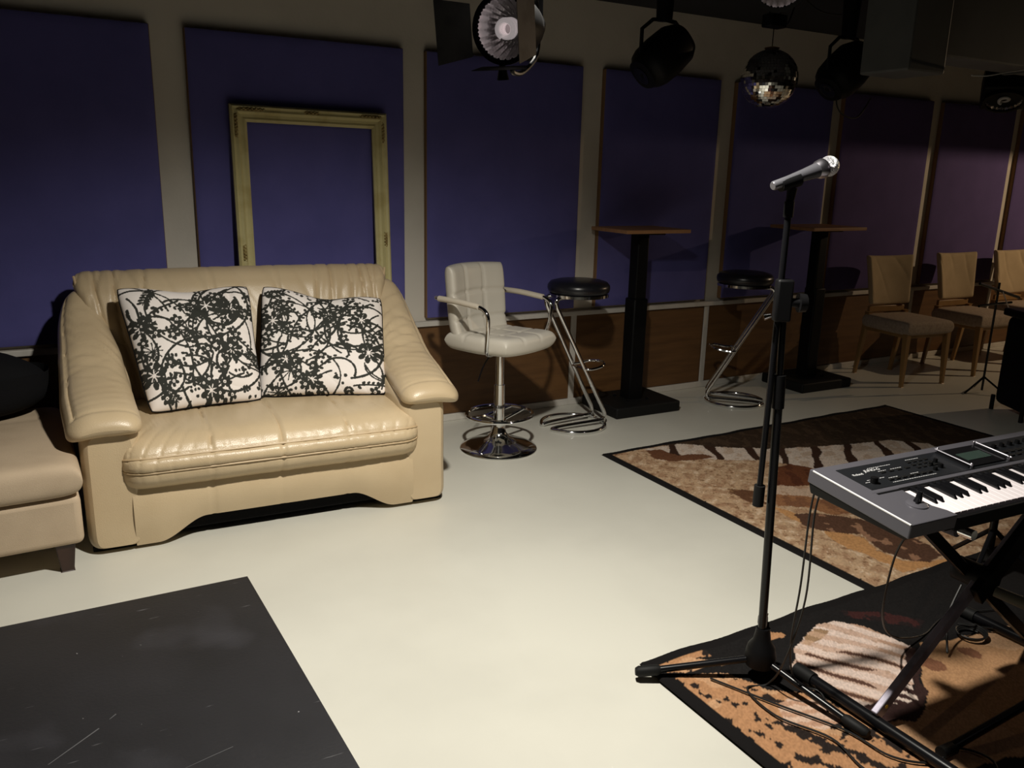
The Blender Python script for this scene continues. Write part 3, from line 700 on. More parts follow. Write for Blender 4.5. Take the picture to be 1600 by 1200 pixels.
R1 = {'dark':[(2.9, 3.50), (3.5, 3.6), (5.1, 3.6), (5.1, 1.6), (4.5, 1.6), (4.36, 2.78), (4.22, 2.94), (3.84, 3.01), (3.5, 3.1), (3.32, 3.21), (3.1, 3.28)],
 'white':[(2.81, 3.43), (3.05, 3.42), (3.27, 3.24), (3.51, 3.11), (3.84, 3.01), (4.22, 2.94), (4.38, 2.79), (4.34, 2.67), (3.9, 2.5), (3.47, 2.7), (3.39, 2.86), (3.28, 3.0), (3.07, 3.11), (2.84, 3.24)],
 'brownstr1':[(2.81, 3.4), (2.89, 3.39), (2.91, 3.26), (3.06, 3.22), (3.08, 3.15), (2.96, 3.16), (2.81, 3.21), (2.76, 3.28)],
 'oval':[(3.26, 2.89), (3.37, 2.9), (3.41, 2.82), (3.42, 2.73), (3.28, 2.62), (3.13, 2.64), (3.05, 2.7)],
 'white2':[(2.98, 2.71), (3.07, 2.69), (3.18, 2.62), (3.33, 2.48), (3.18, 2.36), (3.08, 2.53), (2.96, 2.62)],
 'brown2':[(2.8, 2.78), (2.86, 2.73), (2.92, 2.68), (2.86, 2.6), (2.83, 2.54), (2.78, 2.58), (2.78, 2.69)],
 'tanbr':[(2.96, 2.62), (3.08, 2.53), (3.14, 2.42), (3.14, 2.28), (3.01, 2.31), (2.97, 2.43), (2.86, 2.51)],
 'blk1':[(2.86, 2.4), (2.95, 2.37), (3.05, 2.26), (3.15, 2.14), (3.11, 1.91), (3.07, 1.82), (2.97, 1.8), (2.89, 1.88), (2.89, 1.99), (2.95, 2.11), (2.88, 2.16), (2.82, 2.22), (2.8, 2.31)],
 'caramel':[(2.82, 2.22), (2.89, 2.17), (2.93, 2.09), (2.87, 1.98), (2.88, 1.87), (3.0, 1.8), (3.11, 1.8), (3.04, 1.77), (2.79, 1.8), (2.8, 1.95), (2.78, 2.05), (2.79, 2.13)],
 'caramel2':[(2.83, 2.54), (2.87, 2.41), (2.82, 2.22), (2.8, 2.34), (2.82, 2.47)]}
def art1(X, Y):
    n = n2(X, Y, 1, 75, 2); nl = n2(X, Y, 2, 6); g = n2(X, Y, 12, 34, 4)
    col = np.empty(X.shape+(3,)); col[:] = (.46, .31, .19)
    col[(g > .10)] = (.36, .22, .13); col[g < -.30] = (.58, .43, .30); col[(n > .25) & (g > -.05)] = (.22, .12, .065); col[(n < -.42)] = (.60, .46, .33)
    jx, jy = X+.015*g, Y+.015*n2(X, Y, 13, 28, 3)
    def P(k, c, c2=None, f=.1):
        m_ = inpoly(jx, jy, R1[k]); col[m_] = c
        if c2 is not None: col[m_ & (n2(X, Y, hash(k) % 97 if False else len(k)*7, 22, 3) > f)] = c2
    P('dark', (.042, .026, .016), (.064, .040, .024)); P('white', (.60, .50, .42), (.50, .38, .29))
    m_ = inpoly(jx, jy, R1['white']); st = np.sin(X*27-Y*20+4.2*n2(X, Y, 6, 3.2, 3)); col[m_ & (st > .72+.25*n2(X, Y, 31, 7, 2))] = (.045, .022, .014)
    P('brownstr1', (.14, .06, .03)); P('oval', (.13, .045, .02), (.09, .03, .015)); P('white2', (.50, .36, .26), (.40, .25, .16)); P('brown2', (.12, .055, .028), (.22, .12, .06), .3)
    P('tanbr', (.28, .13, .06), (.20, .09, .045)); P('caramel2', (.46, .24, .10)); P('caramel', (.46, .24, .10)); P('blk1', (.09, .045, .028), (.28, .15, .09), .22)
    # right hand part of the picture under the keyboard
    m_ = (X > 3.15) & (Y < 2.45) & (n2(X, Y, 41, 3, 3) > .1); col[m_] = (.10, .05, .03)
    return col
R2 = {'fur':[(2.07, 1.65), (2.17, 1.67), (2.25, 1.66), (2.29, 1.6), (2.32, 1.52), (2.33, 1.44), (2.25, 1.36), (2.09, 1.27), (1.99, 1.24), (1.93, 1.3), (1.91, 1.39), (1.85, 1.45), (1.89, 1.53), (1.99, 1.61)],
 'fur_tan':[(2.07, 1.65), (2.14, 1.66), (2.17, 1.62), (2.11, 1.61), (2.04, 1.6), (2.03, 1.62)],
 'blk2':[(2.29, 1.44), (2.33, 1.43), (2.26, 1.35), (2.18, 1.3), (2.16, 1.26), (2.09, 1.22), (2.0, 1.18), (1.89, 1.24), (1.93, 1.31), (2.0, 1.28), (2.09, 1.26), (2.18, 1.32)],
 'whisk':[(2.0, 1.28), (2.09, 1.32), (2.15, 1.345), (2.14, 1.3), (2.1, 1.25), (2.03, 1.26)],
 'tan':[(2.38, 1.44), (2.51, 1.40), (2.80, 1.36), (3.0, 1.2), (2.7, 1.0), (2.27, .9), (2.1, 1.0), (2.01, 1.18), (2.12, 1.23), (2.17, 1.28), (2.25, 1.34)],
 'tan2':[(1.89, 1.24), (2.06, 1.21), (2.2, 1.14), (2.2, .95), (1.93, 1.0), (1.89, 1.2)],
 'orange':[(1.51, 1.67), (1.7, 1.6), (1.74, 1.48), (1.80, 1.45), (1.86, 1.43), (1.92, 1.36), (1.92, 1.28), (1.88, 1.2), (1.95, 1.05), (1.9, .6), (1.50, .6)],
 'orange2':[(1.51, 1.74), (1.63, 1.76), (1.72, 1.73), (1.71, 1.7), (1.66, 1.7), (1.73, 1.64), (1.6, 1.66), (1.51, 1.70)],
 'orange3':[(1.98, 1.73), (2.02, 1.69), (2.0, 1.68), (1.96, 1.68)],
 'white3':[(1.72, 1.42), (1.78, 1.42), (1.85, 1.38), (1.84, 1.29), (1.74, 1.28), (1.66, 1.35)],
 'redd':[(2.31, 1.7), (2.44, 1.63), (2.52, 1.53), (2.46, 1.49), (2.39, 1.58), (2.3, 1.67)]}
def art2(X, Y):
    g = n2(X, Y, 14, 26, 3); g2_ = n2(X, Y, 15, 26, 3); n = n2(X, Y, 16, 55, 2)
    col = np.empty(X.shape+(3,)); col[:] = (.012, .011, .011)
    jx, jy = X+.016*g, Y+.016*g2_
    def P(k, c): 
        m_ = inpoly(jx, jy, R2[k]); col[m_] = c; return m_
    m_ = P('redd', (.018, .012, .012)); col[m_ & (g > .1)] = (.045, .016, .015)
    for k in ('orange', 'orange2', 'orange3'):
        m_ = P(k, (.42, .22, .11)); sp = np.sin(X*60+Y*25+2.5*n2(X, Y, 17, 12, 2)); 
        dens = .25+.5*n2(X, Y, 18, 4, 2)
        col[m_ & (n2(X, Y, 18, 9, 2) > .2)] = (.50, .29, .16)
        col[m_ & ((g2_*.45+.55*n+.45*n2(X, Y, 27, 42, 3)+.25*sp+dens*.7) > .36)] = (.022, .016, .014)
    m_ = P('white3', (.60, .42, .32)); col[m_ & (np.sin(X*55+Y*120+3*g) > .2)] = (.46, .27, .18)
    m_ = P('tan', (.50, .30, .17)); col[m_ & (n2(X, Y, 19, 4, 3) > .15)] = (.42, .235, .12); col[m_ & (n2(X, Y, 20, 5, 3) < -.35)] = (.60, .42, .28)
    for cx_, cy_ in ((2.47, 1.33), (2.30, 1.34)):
        col[m_ & ((X-cx_)**2+(Y-cy_)**2 < .0012+.0012*g)] = (.20, .09, .05)
    m_ = P('tan2', (.46, .27, .15))
    m_ = P('fur', (.66, .52, .45)); s1 = np.sin(X*78+Y*42+3*n2(X, Y, 21, 7, 2)); dens = n2(X, Y, 22, 3, 2)
    col[m_ & (s1 > .1)] = (.52, .36, .28); col[m_ & (s1 > .55) & (dens > -.1)] = (.42, .26, .18); low = m_ & ((X+Y) < 3.64); col[m_ & (n > .33) & (s1 > -.4)] = (.44, .30, .22)
    col[low & (s1 > .72) & (dens > -.15)] = (.10, .05, .035)
    m_ = P('fur_tan', (.30, .19, .11)); col[m_ & (s1 > 0)] = (.46, .30, .20)
    P('blk2', (.035, .018, .016)); m_ = P('whisk', (.04, .02, .018)); col[m_ & (np.sin(X*150+Y*70+3*g) > .05)] = (.62, .50, .43)
    return col
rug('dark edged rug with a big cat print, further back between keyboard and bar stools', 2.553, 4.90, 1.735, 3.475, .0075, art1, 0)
rug('dark edged rug with a tan animal print, under the microphone and keyboard stands', 1.492, 3.85, .25, 1.775, .0055, art2, .009)

# ------------------------------------------------------------------ microphone stand and microphone
BS = np.array([1.76, 1.545, .019])
MS = thing('microphone_stand', 'black tripod microphone stand with boom folded upright, holding a silver-topped microphone', 'microphone stand', tuple(BS)); 
def Bm(): return MB(off=BS)
Bm().lathe([(.020, .035), (.042, .045), (.046, .075), (.040, .105), (.026, .125), (.022, .15), (.020, .165)], 20, BS).build('hub', M['blackpl'], MS)
Bm().tube([BS+np.array([0, 0, .06]), (1.726, 1.549, .90)], .0125, 14).build('lower_tube', M['blackmetal'], MS)
Bm().tube([(1.7275, 1.549, .862), (1.722, 1.549, .955)], .0168, 14).build('tube_grip', M['blackpl'], MS)
Bm().tube([(1.722, 1.549, .94), (1.712, 1.550, 1.14)], .0095, 12).build('upper_tube', M['blackmetal'], MS)
for ang, L in ((151, .350), (279, .330), (42, .34)):
    d = np.array([math.cos(R(ang)), math.sin(R(ang)), 0]); a0 = BS+d*.03+np.array([0, 0, .062]); a1 = BS+d*L+np.array([0, 0, .012])
    lg = Bm().tube([a0, a1], .0105, 12).build('leg', M['blackmetal'], MS)
    e0 = a1-d*.055+np.array([0, 0, .008]); Bm().tube([e0, e0+(a1-e0)*.2, a1+d*.01, a1+d*.02], [.012, .0165, .0165, .011], 12).build('rubber_foot', M['rubber'], lg)
hb = BS+np.array([.03, .03, .15]); Bm().tube([hb, hb+np.array([.012, .006, .035])], [.007, .010], 8).build('locking_knob', M['blackpl'], MS)
# clamp
Bm().box((1.702, 1.547, 1.160), (.044, .034, .112), rz=R(-30)).build('boom_clamp', M['blackpl'], MS, bevel=.006)
kn = Bm(); kn.tube([(1.715, 1.535, 1.155), (1.742, 1.520, 1.155)], [.012, .012], 12); kn.tube([(1.735, 1.524, 1.155), (1.752, 1.515, 1.155)], [.026, .024], 10); kn.build('clamp_knob', M['blackpl'], MS)
Bm().tube([(1.672, 1.556, 1.12), (1.656, 1.565, 1.115)], [.006, .009], 10).build('chrome_screw', M['chrome'], MS)
b0, b1 = np.array([1.702, 1.561, .60]), np.array([1.690, 1.548, 1.405])
bo = Bm().tube([b0, b1], .0085, 12).build('boom_tube', M['blackmetal'], MS)
Bm().tube([b0-(b1-b0)*.03, b0+(b1-b0)*.045], [.0155, .0155], 14).build('end_cap', M['rubber'], bo)
# microphone clip + microphone
A_, B_ = np.array([1.627, 1.55, 1.452]), np.array([1.818, 1.535, 1.508]); ax = (B_-A_)/np.linalg.norm(B_-A_)
mid = A_+(B_-A_)*.42
cl = Bm(); cl.tube([b1-np.array([0, 0, .03]), b1+np.array([0, 0, .01])], [.013, .013], 12); cl.tube([b1+np.array([0, 0, .005]), A_+(B_-A_)*.34-np.array([0, 0, .022])], [.010, .013], 10)
cl.tube([A_+ax*.025-np.array([0, 0, .006]), A_+ax*.085-np.array([0, 0, .006])], [.0155, .0185], 14); cl.build('microphone_clip', M['blackpl'], MS)
MC = thing('microphone', 'handheld microphone with silver mesh head, clipped on the black stand', 'microphone', tuple(mid))
Mf = frame_to(ax); Lm = np.linalg.norm(B_-A_)
MB(off=mid).lathe([(.0095, 0), (.0115, .003), (.0125, .05), (.0155, .10), (.0190, Lm-.060), (.0195, Lm-.052)], 24, A_, Mf).build('microphone_body', mat('grey_mic_body', (.16, .16, .18), .25, .6), MC)
MB(off=mid).lathe([(.0195, Lm-.055), (.0240, Lm-.046), (.0255, Lm-.036), (.0255, Lm-.032), (.0240, Lm-.030)], 24, A_, Mf).build('collar', M['silver'], MC)
prof = [(.0240, Lm-.031)]+[(.0262*math.cos(p_), Lm-.012+.0262*math.sin(p_)) for p_ in np.linspace(-.5, 1.5, 14)]
MB(off=mid).lathe(prof, 28, A_, Mf).build('mesh_grille', M['grille'], MC)

# ------------------------------------------------------------------ keyboard (synthesizer) on X stand
th = R(-3); KO = np.array([1.673, 1.375, .75]); KU = np.array([math.cos(th), math.sin(th), 0])
KD = np.array([math.sin(th)*.3, -math.cos(th)*.3, -.03]); KD /= np.linalg.norm(KD); KN = np.cross(KD, KU)
if KN[2] < 0: KN = -KN
KB = thing('synthesizer', 'grey electronic keyboard with black control panel on a folding black X stand', 'keyboard', tuple(KO-np.array([0, 0, .08])))
KOrg = np.array(KB.location)
def K(u, d, n=0): return KO+KU*u+KD*d+KN*n
def kprism(poly, n0, n1):   # polygon in (u,d), between heights
    g = MB(off=KOrg); m_ = len(poly); v = [K(u, d, n0) for u, d in poly]+[K(u, d, n1) for u, d in poly]
    g.add(v, [tuple(range(m_)), tuple(range(2*m_-1, m_-1, -1))]+[(i, i+m_, (i+1) % m_+m_, (i+1) % m_) for i in range(m_)]); return g
def kbox(u0, u1, d0, d1, n0, n1): return kprism([(u0, d0), (u1, d0), (u1, d1), (u0, d1)], n0, n1)
KL = 1.03
kbox(.02, KL, .001, .160, -.036, 0).build('shell', M['kbgrey'], KB, smooth=False, bevel=.003, merge=True)
g = kprism([(0, 0), (.05, 0), (.05, .159), (.140, .159), (.140, .255), (.156, .285), (.160, .311), (0, .311)], -.036, .0004); g.build('left_cheek', M['kbgrey'], KB, smooth=False, bevel=.003, merge=True)
kbox(KL-.03, KL, .159, .311, -.036, 0).build('right_cheek', M['kbgrey'], KB, smooth=False, bevel=.003, merge=True)
g = MB(off=KOrg); v = [K(.002, .003, -.036), K(KL-.004, .003, -.036), K(KL-.004, .305, -.036), K(.002, .305, -.036), K(.010, .008, -.066), K(KL-.02, .008, -.066), K(KL-.02, .295, -.048), K(.010, .295, -.048)]
g.add(v, [(0, 1, 2, 3), (7, 6, 5, 4), (0, 4, 5, 1), (1, 5, 6, 2), (2, 6, 7, 3), (3, 7, 4, 0)]).build('underside', M['blackpl'], KB, smooth=False, bevel=.003, merge=True)
kbox(.140, KL-.03, .159, .302, -.045, -.026).build('key_bed', M['blackpl'], KB, smooth=False, merge=True)
kbox(.158, KL-.02, .300, .312, -.044, -.010).build('front_rail', M['blackpl'], KB, smooth=False, bevel=.002, merge=True)
MB(off=KOrg).tube([K(.0012, .012, -.0003), K(.0012, .309, -.0003)], .0024, 8).build('edge_glint', mat('pale_edge_glint', (.9, .9, .92), .42, .6), KB)  # pale strip stands in for the light glinting on the bevel
kbox(.060, KL-.04, .030, .146, -.002, .0015).build('control_panel', M['kbpanel'], KB, smooth=False, merge=True)
kbox(.055, .60, .163, .171, -.004, .0008).build('slot', M['blackpl'], KB, smooth=False, merge=True)
sc2 = kbox(.432, .606, .033, .137, .001, .005).build('display_surround', M['black_key'], KB, smooth=False, bevel=.002, merge=True)
kbox(.472, .570, .068, .108, .0045, .0062).build('display', M['lcd'], sc2, smooth=False, merge=True)
for u in (.436, .602):
    MB(off=KOrg).tube([K(u, .030, .011), K(u, .142, .011)], .0022, 6).build('guard_bar', M['silver'], sc2)
    for d in (.034, .138): MB(off=KOrg).lathe([(.0038, 0), (.0038, .013), (.002, .015)], 10, K(u+(.006 if u < .5 else -.006), d, 0)).build('screw', M['silver'], sc2)
rk = random.Random(3)
for (u, d, r_, hgt) in [(.099, .118, .010, .016), (.36, .108, .007, .012), (.375, .080, .006, .012), (.33, .115, .006, .010), (.345, .09, .006, .01)]+[(.64+.035*i, .065, .007, .012) for i in range(6)]:
    MB(off=KOrg).lathe([(r_, 0), (r_*.9, hgt), (r_*.5, hgt+.001)], 14, K(u, d, 0)).build('knob', M['blackpl'], KB)
for i in range(7): kbox(.150+i*.024, .150+i*.024+.016, .116, .124, .001, .005).build('button', M['rubber'], KB, smooth=False, bevel=.001, merge=True)
for i in range(4):
    for j in range(2): kbox(.165+i*.03, .165+i*.03+.016, .078+j*.0, .085+j*.0, .001, .004).build('button', M['rubber'], KB, smooth=False, merge=True) if j == 0 else None
for i in range(4):
    for j in range(3): kbox(.29+i*.022, .29+i*.022+.013, .055+j*.016, .062+j*.016, .001, .004).build('button', M['rubber'], KB, smooth=False, merge=True)
for i in range(10):
    for j in range(2): kbox(.63+i*.03, .63+i*.03+.018, .095+j*.02, .104+j*.02, .001, .005).build('button', M['rubber'], KB, smooth=False, merge=True)
pr = MB(off=KOrg)   # small printed legends (lines of tiny print)
for u0, u1, d in ((.15, .235, .050), (.165, .19, .072), (.21, .245, .072), (.15, .31, .132), (.30, .35, .044), (.09, .105, .103), (.075, .088, .112), (.135, .15, .103), (.16, .19, .110), (.24, .27, .110)):
    x = u0
    while x < u1:
        w_ = rk.uniform(.003, .008); v = [K(x, d, .0022), K(x+w_, d, .0022), K(x+w_, d+.0018, .0022), K(x, d+.0018, .0022)]; pr.add(v, [(3, 2, 1, 0)]); x += w_+.002
pr.build('printed_legend', M['print'], KB, smooth=False)
def lettering(txt, u, d, size, m_, name, shear=0):
    cu = bpy.data.curves.new(name, 'FONT'); cu.body = txt; cu.size = size; cu.extrude = .0003; cu.shear = shear
    tmp = bpy.data.objects.new(name, cu); C.objects.link(tmp); bpy.context.view_layer.update()
    me = bpy.data.meshes.new_from_object(tmp.evaluated_get(bpy.context.evaluated_depsgraph_get())); bpy.data.objects.remove(tmp)
    for vtx in me.vertices: p_ = K(u+vtx.co.x, d-vtx.co.y, .0022+vtx.co.z)-KOrg; vtx.co = p_
    o = bpy.data.objects.new(name, me); C.objects.link(o); me.materials.clear(); me.materials.append(m_); o.parent = KB; return o
lettering('Roland', .078, .074, .0125, M['print'], 'lettering')
lettering('JUNO-G', .126, .066, .0155, M['print'], 'lettering', .3)
# keys
kw = .0235; ku0 = .1445; nw = 36
wkm = kbox(ku0+.0006, ku0+kw-.0006, .172, .296, -.020, -.004).build('white_key', M['white_key'], KB, smooth=False, bevel=.0012, merge=True)
for i in range(1, nw):
    c = wkm.copy(); C.objects.link(c); c.location = tuple(KU*kw*i); c.parent = KB
bkm = kprism([(ku0+kw-.0048, .172), (ku0+kw+.0048, .172), (ku0+kw+.0048, .250), (ku0+kw-.0048, .250)], -.006, .007)
v = np.concatenate(bkm.v)
for i_, (u, d) in enumerate([(ku0+kw-.0030, .172), (ku0+kw+.0030, .172), (ku0+kw+.0030, .240), (ku0+kw-.0030, .240)]): v[4+i_] = K(u, d, .007)-KOrg
bkm.v = [v]; bko = bkm.build('black_key', M['black_key'], KB, smooth=False, bevel=.001, merge=True); first = True
for i in range(nw-1):
    if i % 7 in (0, 1, 3, 4, 5):
        if first: first = False; continue
        c = bko.copy(); C.objects.link(c); c.location = tuple(KU*kw*i); c.parent = KB
# pitch lever
lv = MB(off=KOrg); Mk = np.stack([KU, -KD, KN], 1)
lv.lathe([(.026, 0), (.025, .003), (.018, .006), (.008, .007)], 24, K(.105, .240, 0), Mk); lv.build('lever_base', M['kbgrey'], KB)
lv = MB(off=KOrg); lv.tube([K(.108, .238, .004), K(.112, .236, .014), K(.116, .234, .030)], [.011, .008, .0065], 10); lv.tube([K(.095, .246, .007), K(.108, .238, .012), K(.125, .232, .007)], [.003, .007, .003], 8); lv.build('bender_lever', M['black_key'], KB)

KS = thing('keyboard_stand', 'black folding X-shaped keyboard stand with a bare grey leg, under the synthesizer', 'stand', (2.27, 1.24, .019))
KSo = np.array(KS.location)
def S(): return MB(off=KSo)
def flat_bar(p0, p1, wd, tk, name, m_, parent=KS):
    p0, p1 = np.array(p0, float), np.array(p1, float); d = (p1-p0); L = np.linalg.norm(d); d /= L
    a = np.array([0, 1., 0]); a -= d*(a@d); a /= np.linalg.norm(a); b_ = np.cross(d, a)
    return S().box((p0+p1)/2, (wd, tk, L), M=np.stack([b_, a, d], 1)).build(name, m_, parent, smooth=False, bevel=.003)
flat_bar((1.87, 1.225, .055), (2.60, 1.225, .645), .034, .020, 'leg', M['steel'])
flat_bar((1.92, 1.262, .645), (2.665, 1.262, .055), .034, .020, 'leg', M['blackmetal'])
jt = S(); jt.tube([(2.27, 1.19, .375), (2.27, 1.30, .375)], .036, 20); jt.build('pivot', M['blackpl'], KS)
flat_bar((2.22, 1.205, .335), (2.44, 1.205, .515), .062, .024, 'locking_bracket', M['blackpl'])
o = S().tube([(2.285, 1.19, .345), (2.31, 1.10, .335)], [.016, .018], 14).build('pivot_grip', mat('dull_grip', (.10, .10, .075), .6), KS)
for X_ in (1.87, 2.665):
    b_ = S().tube([(X_, .82, .040), (X_, 1.44, .040)], .0165, 16).build('floor_bar', M['blackmetal'], KS)
    for y in (1.47, .80): S().tube([(X_, y-.035, .040), (X_, y+.03, .040)], [.021, .021], 16).build('end_cap', M['rubber'], b_)
for X_ in (1.90, 2.62):
    b_ = S().tube([(X_, 1.06, .648), (X_, 1.40, .648)], .013, 14).build('support_arm', M['chrome'], KS)
    S().tube([(X_, 1.10, .648), (X_, 1.38, .648)], .0205, 14).build('foam_sleeve', mat('foam', (.05, .045, .055), .9) if 'foam' not in M else M['foam'], b_)
S().lathe([(.006, 0), (.006, .001)], 14, (1.898, 1.2145, .080), frame_to((0, -1, 0))).build('sticker', M['yellow'], KS)

# second stand's leg at the lower right and its tripod
S2 = thing('tripod_stand', 'black tripod stand with folded legs at the lower right edge, beyond the keyboard stand', 'stand', (2.66, 1.04, .019)); S2o = np.array(S2.location)
MB(off=S2o).tube([S2o+[0, 0, .10], S2o+[0.02, -.02, .52]], .011, 12).build('pole', M['blackmetal'], S2)
MB(off=S2o).lathe([(.02, .05), (.04, .06), (.04, .13), (.02, .15)], 16, S2o).build('hub', M['blackpl'], S2)
for e in ((1.93, 1.06), (2.95, 1.36), (2.9, .72)):
    a1 = np.array([e[0], e[1], .032]); lg = MB(off=S2o).tube([S2o+[0, 0, .085], a1], .0125, 12).build('leg', M['blackmetal'], S2)
    dd_ = a1-S2o; dd_ /= np.linalg.norm(dd_); MB(off=S2o).tube([a1-dd_*.04, a1+dd_*.012], .0165, 12).build('rubber_foot', M['rubber'], lg)

# keyboard bench and drum hardware at the right edge
BN = thing('stool', 'dark padded stool standing behind the keyboard, cut off by the right edge', 'stool', (3.02, 1.62, .019)); BNo = np.array(BN.location)
MB(off=BNo).lathe([(.10, .37), (.17, .375), (.19, .40), (.19, .44), (.16, .465), (.05, .47), (.001, .47)], 32, (BNo[0], BNo[1], 0)).build('seat', mat('dark_grey_vinyl', (.03, .034, .034), .7), BN)
MB(off=BNo).tube([BNo+[0, 0, .12], BNo+[0, 0, .37]], .014, 12).build('pole', M['blackmetal'], BN)
for q in (75, 195, 315): MB(off=BNo).tube([BNo+[0, 0, .20], BNo+[.20*math.cos(R(q)), .20*math.sin(R(q)), .012]], .009, 8).build('leg', M['blackmetal'], BN)

DR = thing('speaker_cabinet', 'tall black cabinet with rounded corners, standing at the right edge behind the keyboard', 'speaker', (5.57, 2.90, 0), R(-28)); 
MB().box((0.04, 0, .34), (.36, .36, .60)).build('cabinet_body', M['blackfab'], DR, bevel=.05, seg=4)
MB().box((.04, 0, .66), (.40, .38, .05)).build('lid', M['blackpl'], DR, bevel=.012)
MB().tube([(-.155, -.17, 0), (-.150, -.17, .42)], .014, 10).build('leg', M['rubber'], DR)
for q in ((-.155, .15), (.2, -.15), (.2, .15)): MB().tube([(q[0], q[1], 0), (q[0], q[1], .10)], .014, 8).build('leg', M['rubber'], DR)
MB().lathe([(.008, 0), (.010, .004), (.005, .008)], 10, (-.165, -.19, .53), frame_to((0, -1, 0))).build('screw', M['chrome'], DR)
# small boom stand beside it
def wp(x, y, Y):   # pixel -> world point on plane Y (used for the slim stand only)
    d = fw+r2*((x-800)/1302.7)-u2*((y-600)/1302.7); t_ = Y/d.y; return np.array([d.x*t_, Y, CAMH+d.z*t_])
b0_ = np.array([5.87, 3.40, 0]); DS = thing('boom_stand', 'thin black boom stand at the right edge in front of the third chair', 'microphone stand', tuple(b0_))
g = MB(off=b0_)
MB(off=b0_).tube([b0_+[0, 0, .02], (5.87, 3.40, .80)], .008, 8).build('pole', M['blackmetal'], DS)
MB(off=b0_).tube([(5.67, 3.42, .80), (5.87, 3.39, .745), (6.07, 3.36, .69)], .010, 8).build('boom_tube', M['blackmetal'], DS)
MB(off=b0_).tube([(5.70, 3.42, .64), (5.83, 3.40, .65), (6.02, 3.38, .655)], .009, 8).build('lower_boom', M['blackmetal'], DS)
MB(off=b0_).tube([(5.89, 3.38, .74), (6.05, 3.36, .52)], .004, 6).build('steel_rod', M['silver'], DS)
for q in (170, 290, 50): MB(off=b0_).tube([b0_+[0, 0, .12], b0_+[.16*math.cos(R(q)), .16*math.sin(R(q)), .008]], .007, 6).build('leg', M['blackmetal'], DS)

# ------------------------------------------------------------------ cables
def cable(label, pts, r_=.003, m_=None, n=8, cat='cable', name='cable'):
    sp = spline(pts, n); c0 = sp[0].copy(); g = MB(off=c0); g.tube(sp, r_, 6); o = g.build(name, m_ or M['cable'], None, loc=tuple(c0)); return setp(o, label, cat)
zr = .025
cable('black cable hanging straight down from the left end of the synthesizer', [(1.72, 1.388, .685), (1.718, 1.395, .60), (1.722, 1.40, .4), (1.735, 1.42, .2), (1.80, 1.44, .05), (1.86, 1.40, zr), (1.80, 1.32, zr)])
cable('second thin black cable hanging beside the first, drooping in a slight bow', [(1.745, 1.386, .685), (1.735, 1.393, .60), (1.748, 1.40, .35), (1.73, 1.43, .15), (1.755, 1.50, zr), (1.68, 1.51, zr), (1.66, 1.38, zr), (1.72, 1.24, zr), (1.70, 1.10, zr), (1.8, .95, zr)])
cable('thin black cable falling from under the keyboard bed across the dark rug', [(1.80, 1.15, .66), (1.815, 1.20, .55), (1.95, 1.30, .30), (2.20, 1.42, .10), (2.42, 1.46, zr), (2.6, 1.50, zr), (2.8, 1.45, zr)])
coil = [(2.56+(.040+.0004*k)*math.cos(k*.7), 1.385+(.036+.0004*k)*math.sin(k*.7), zr+.0005*k) for k in range(30)]
cable('coiled black cable lying on the rug between the keyboard stand legs', coil+[(2.66, 1.36, zr+.01), (2.76, 1.33, zr+.003), (2.85, 1.25, zr), (3.1, 1.2, zr)], .0032)
cable('short black lead with a plug end hanging near the cable coil', [(2.52, 1.42, .20), (2.44, 1.40, .12), (2.385, 1.355, .045), (2.375, 1.345, .034)], .0035)
cable('long black cable winding under the floor bar of the keyboard stand', [(1.62, 1.60, zr), (1.70, 1.42, zr), (1.78, 1.25, zr), (1.80, 1.12, zr), (1.88, 1.05, zr), (1.98, 1.06, zr), (2.02, .98, zr), (1.9, .88, zr)])

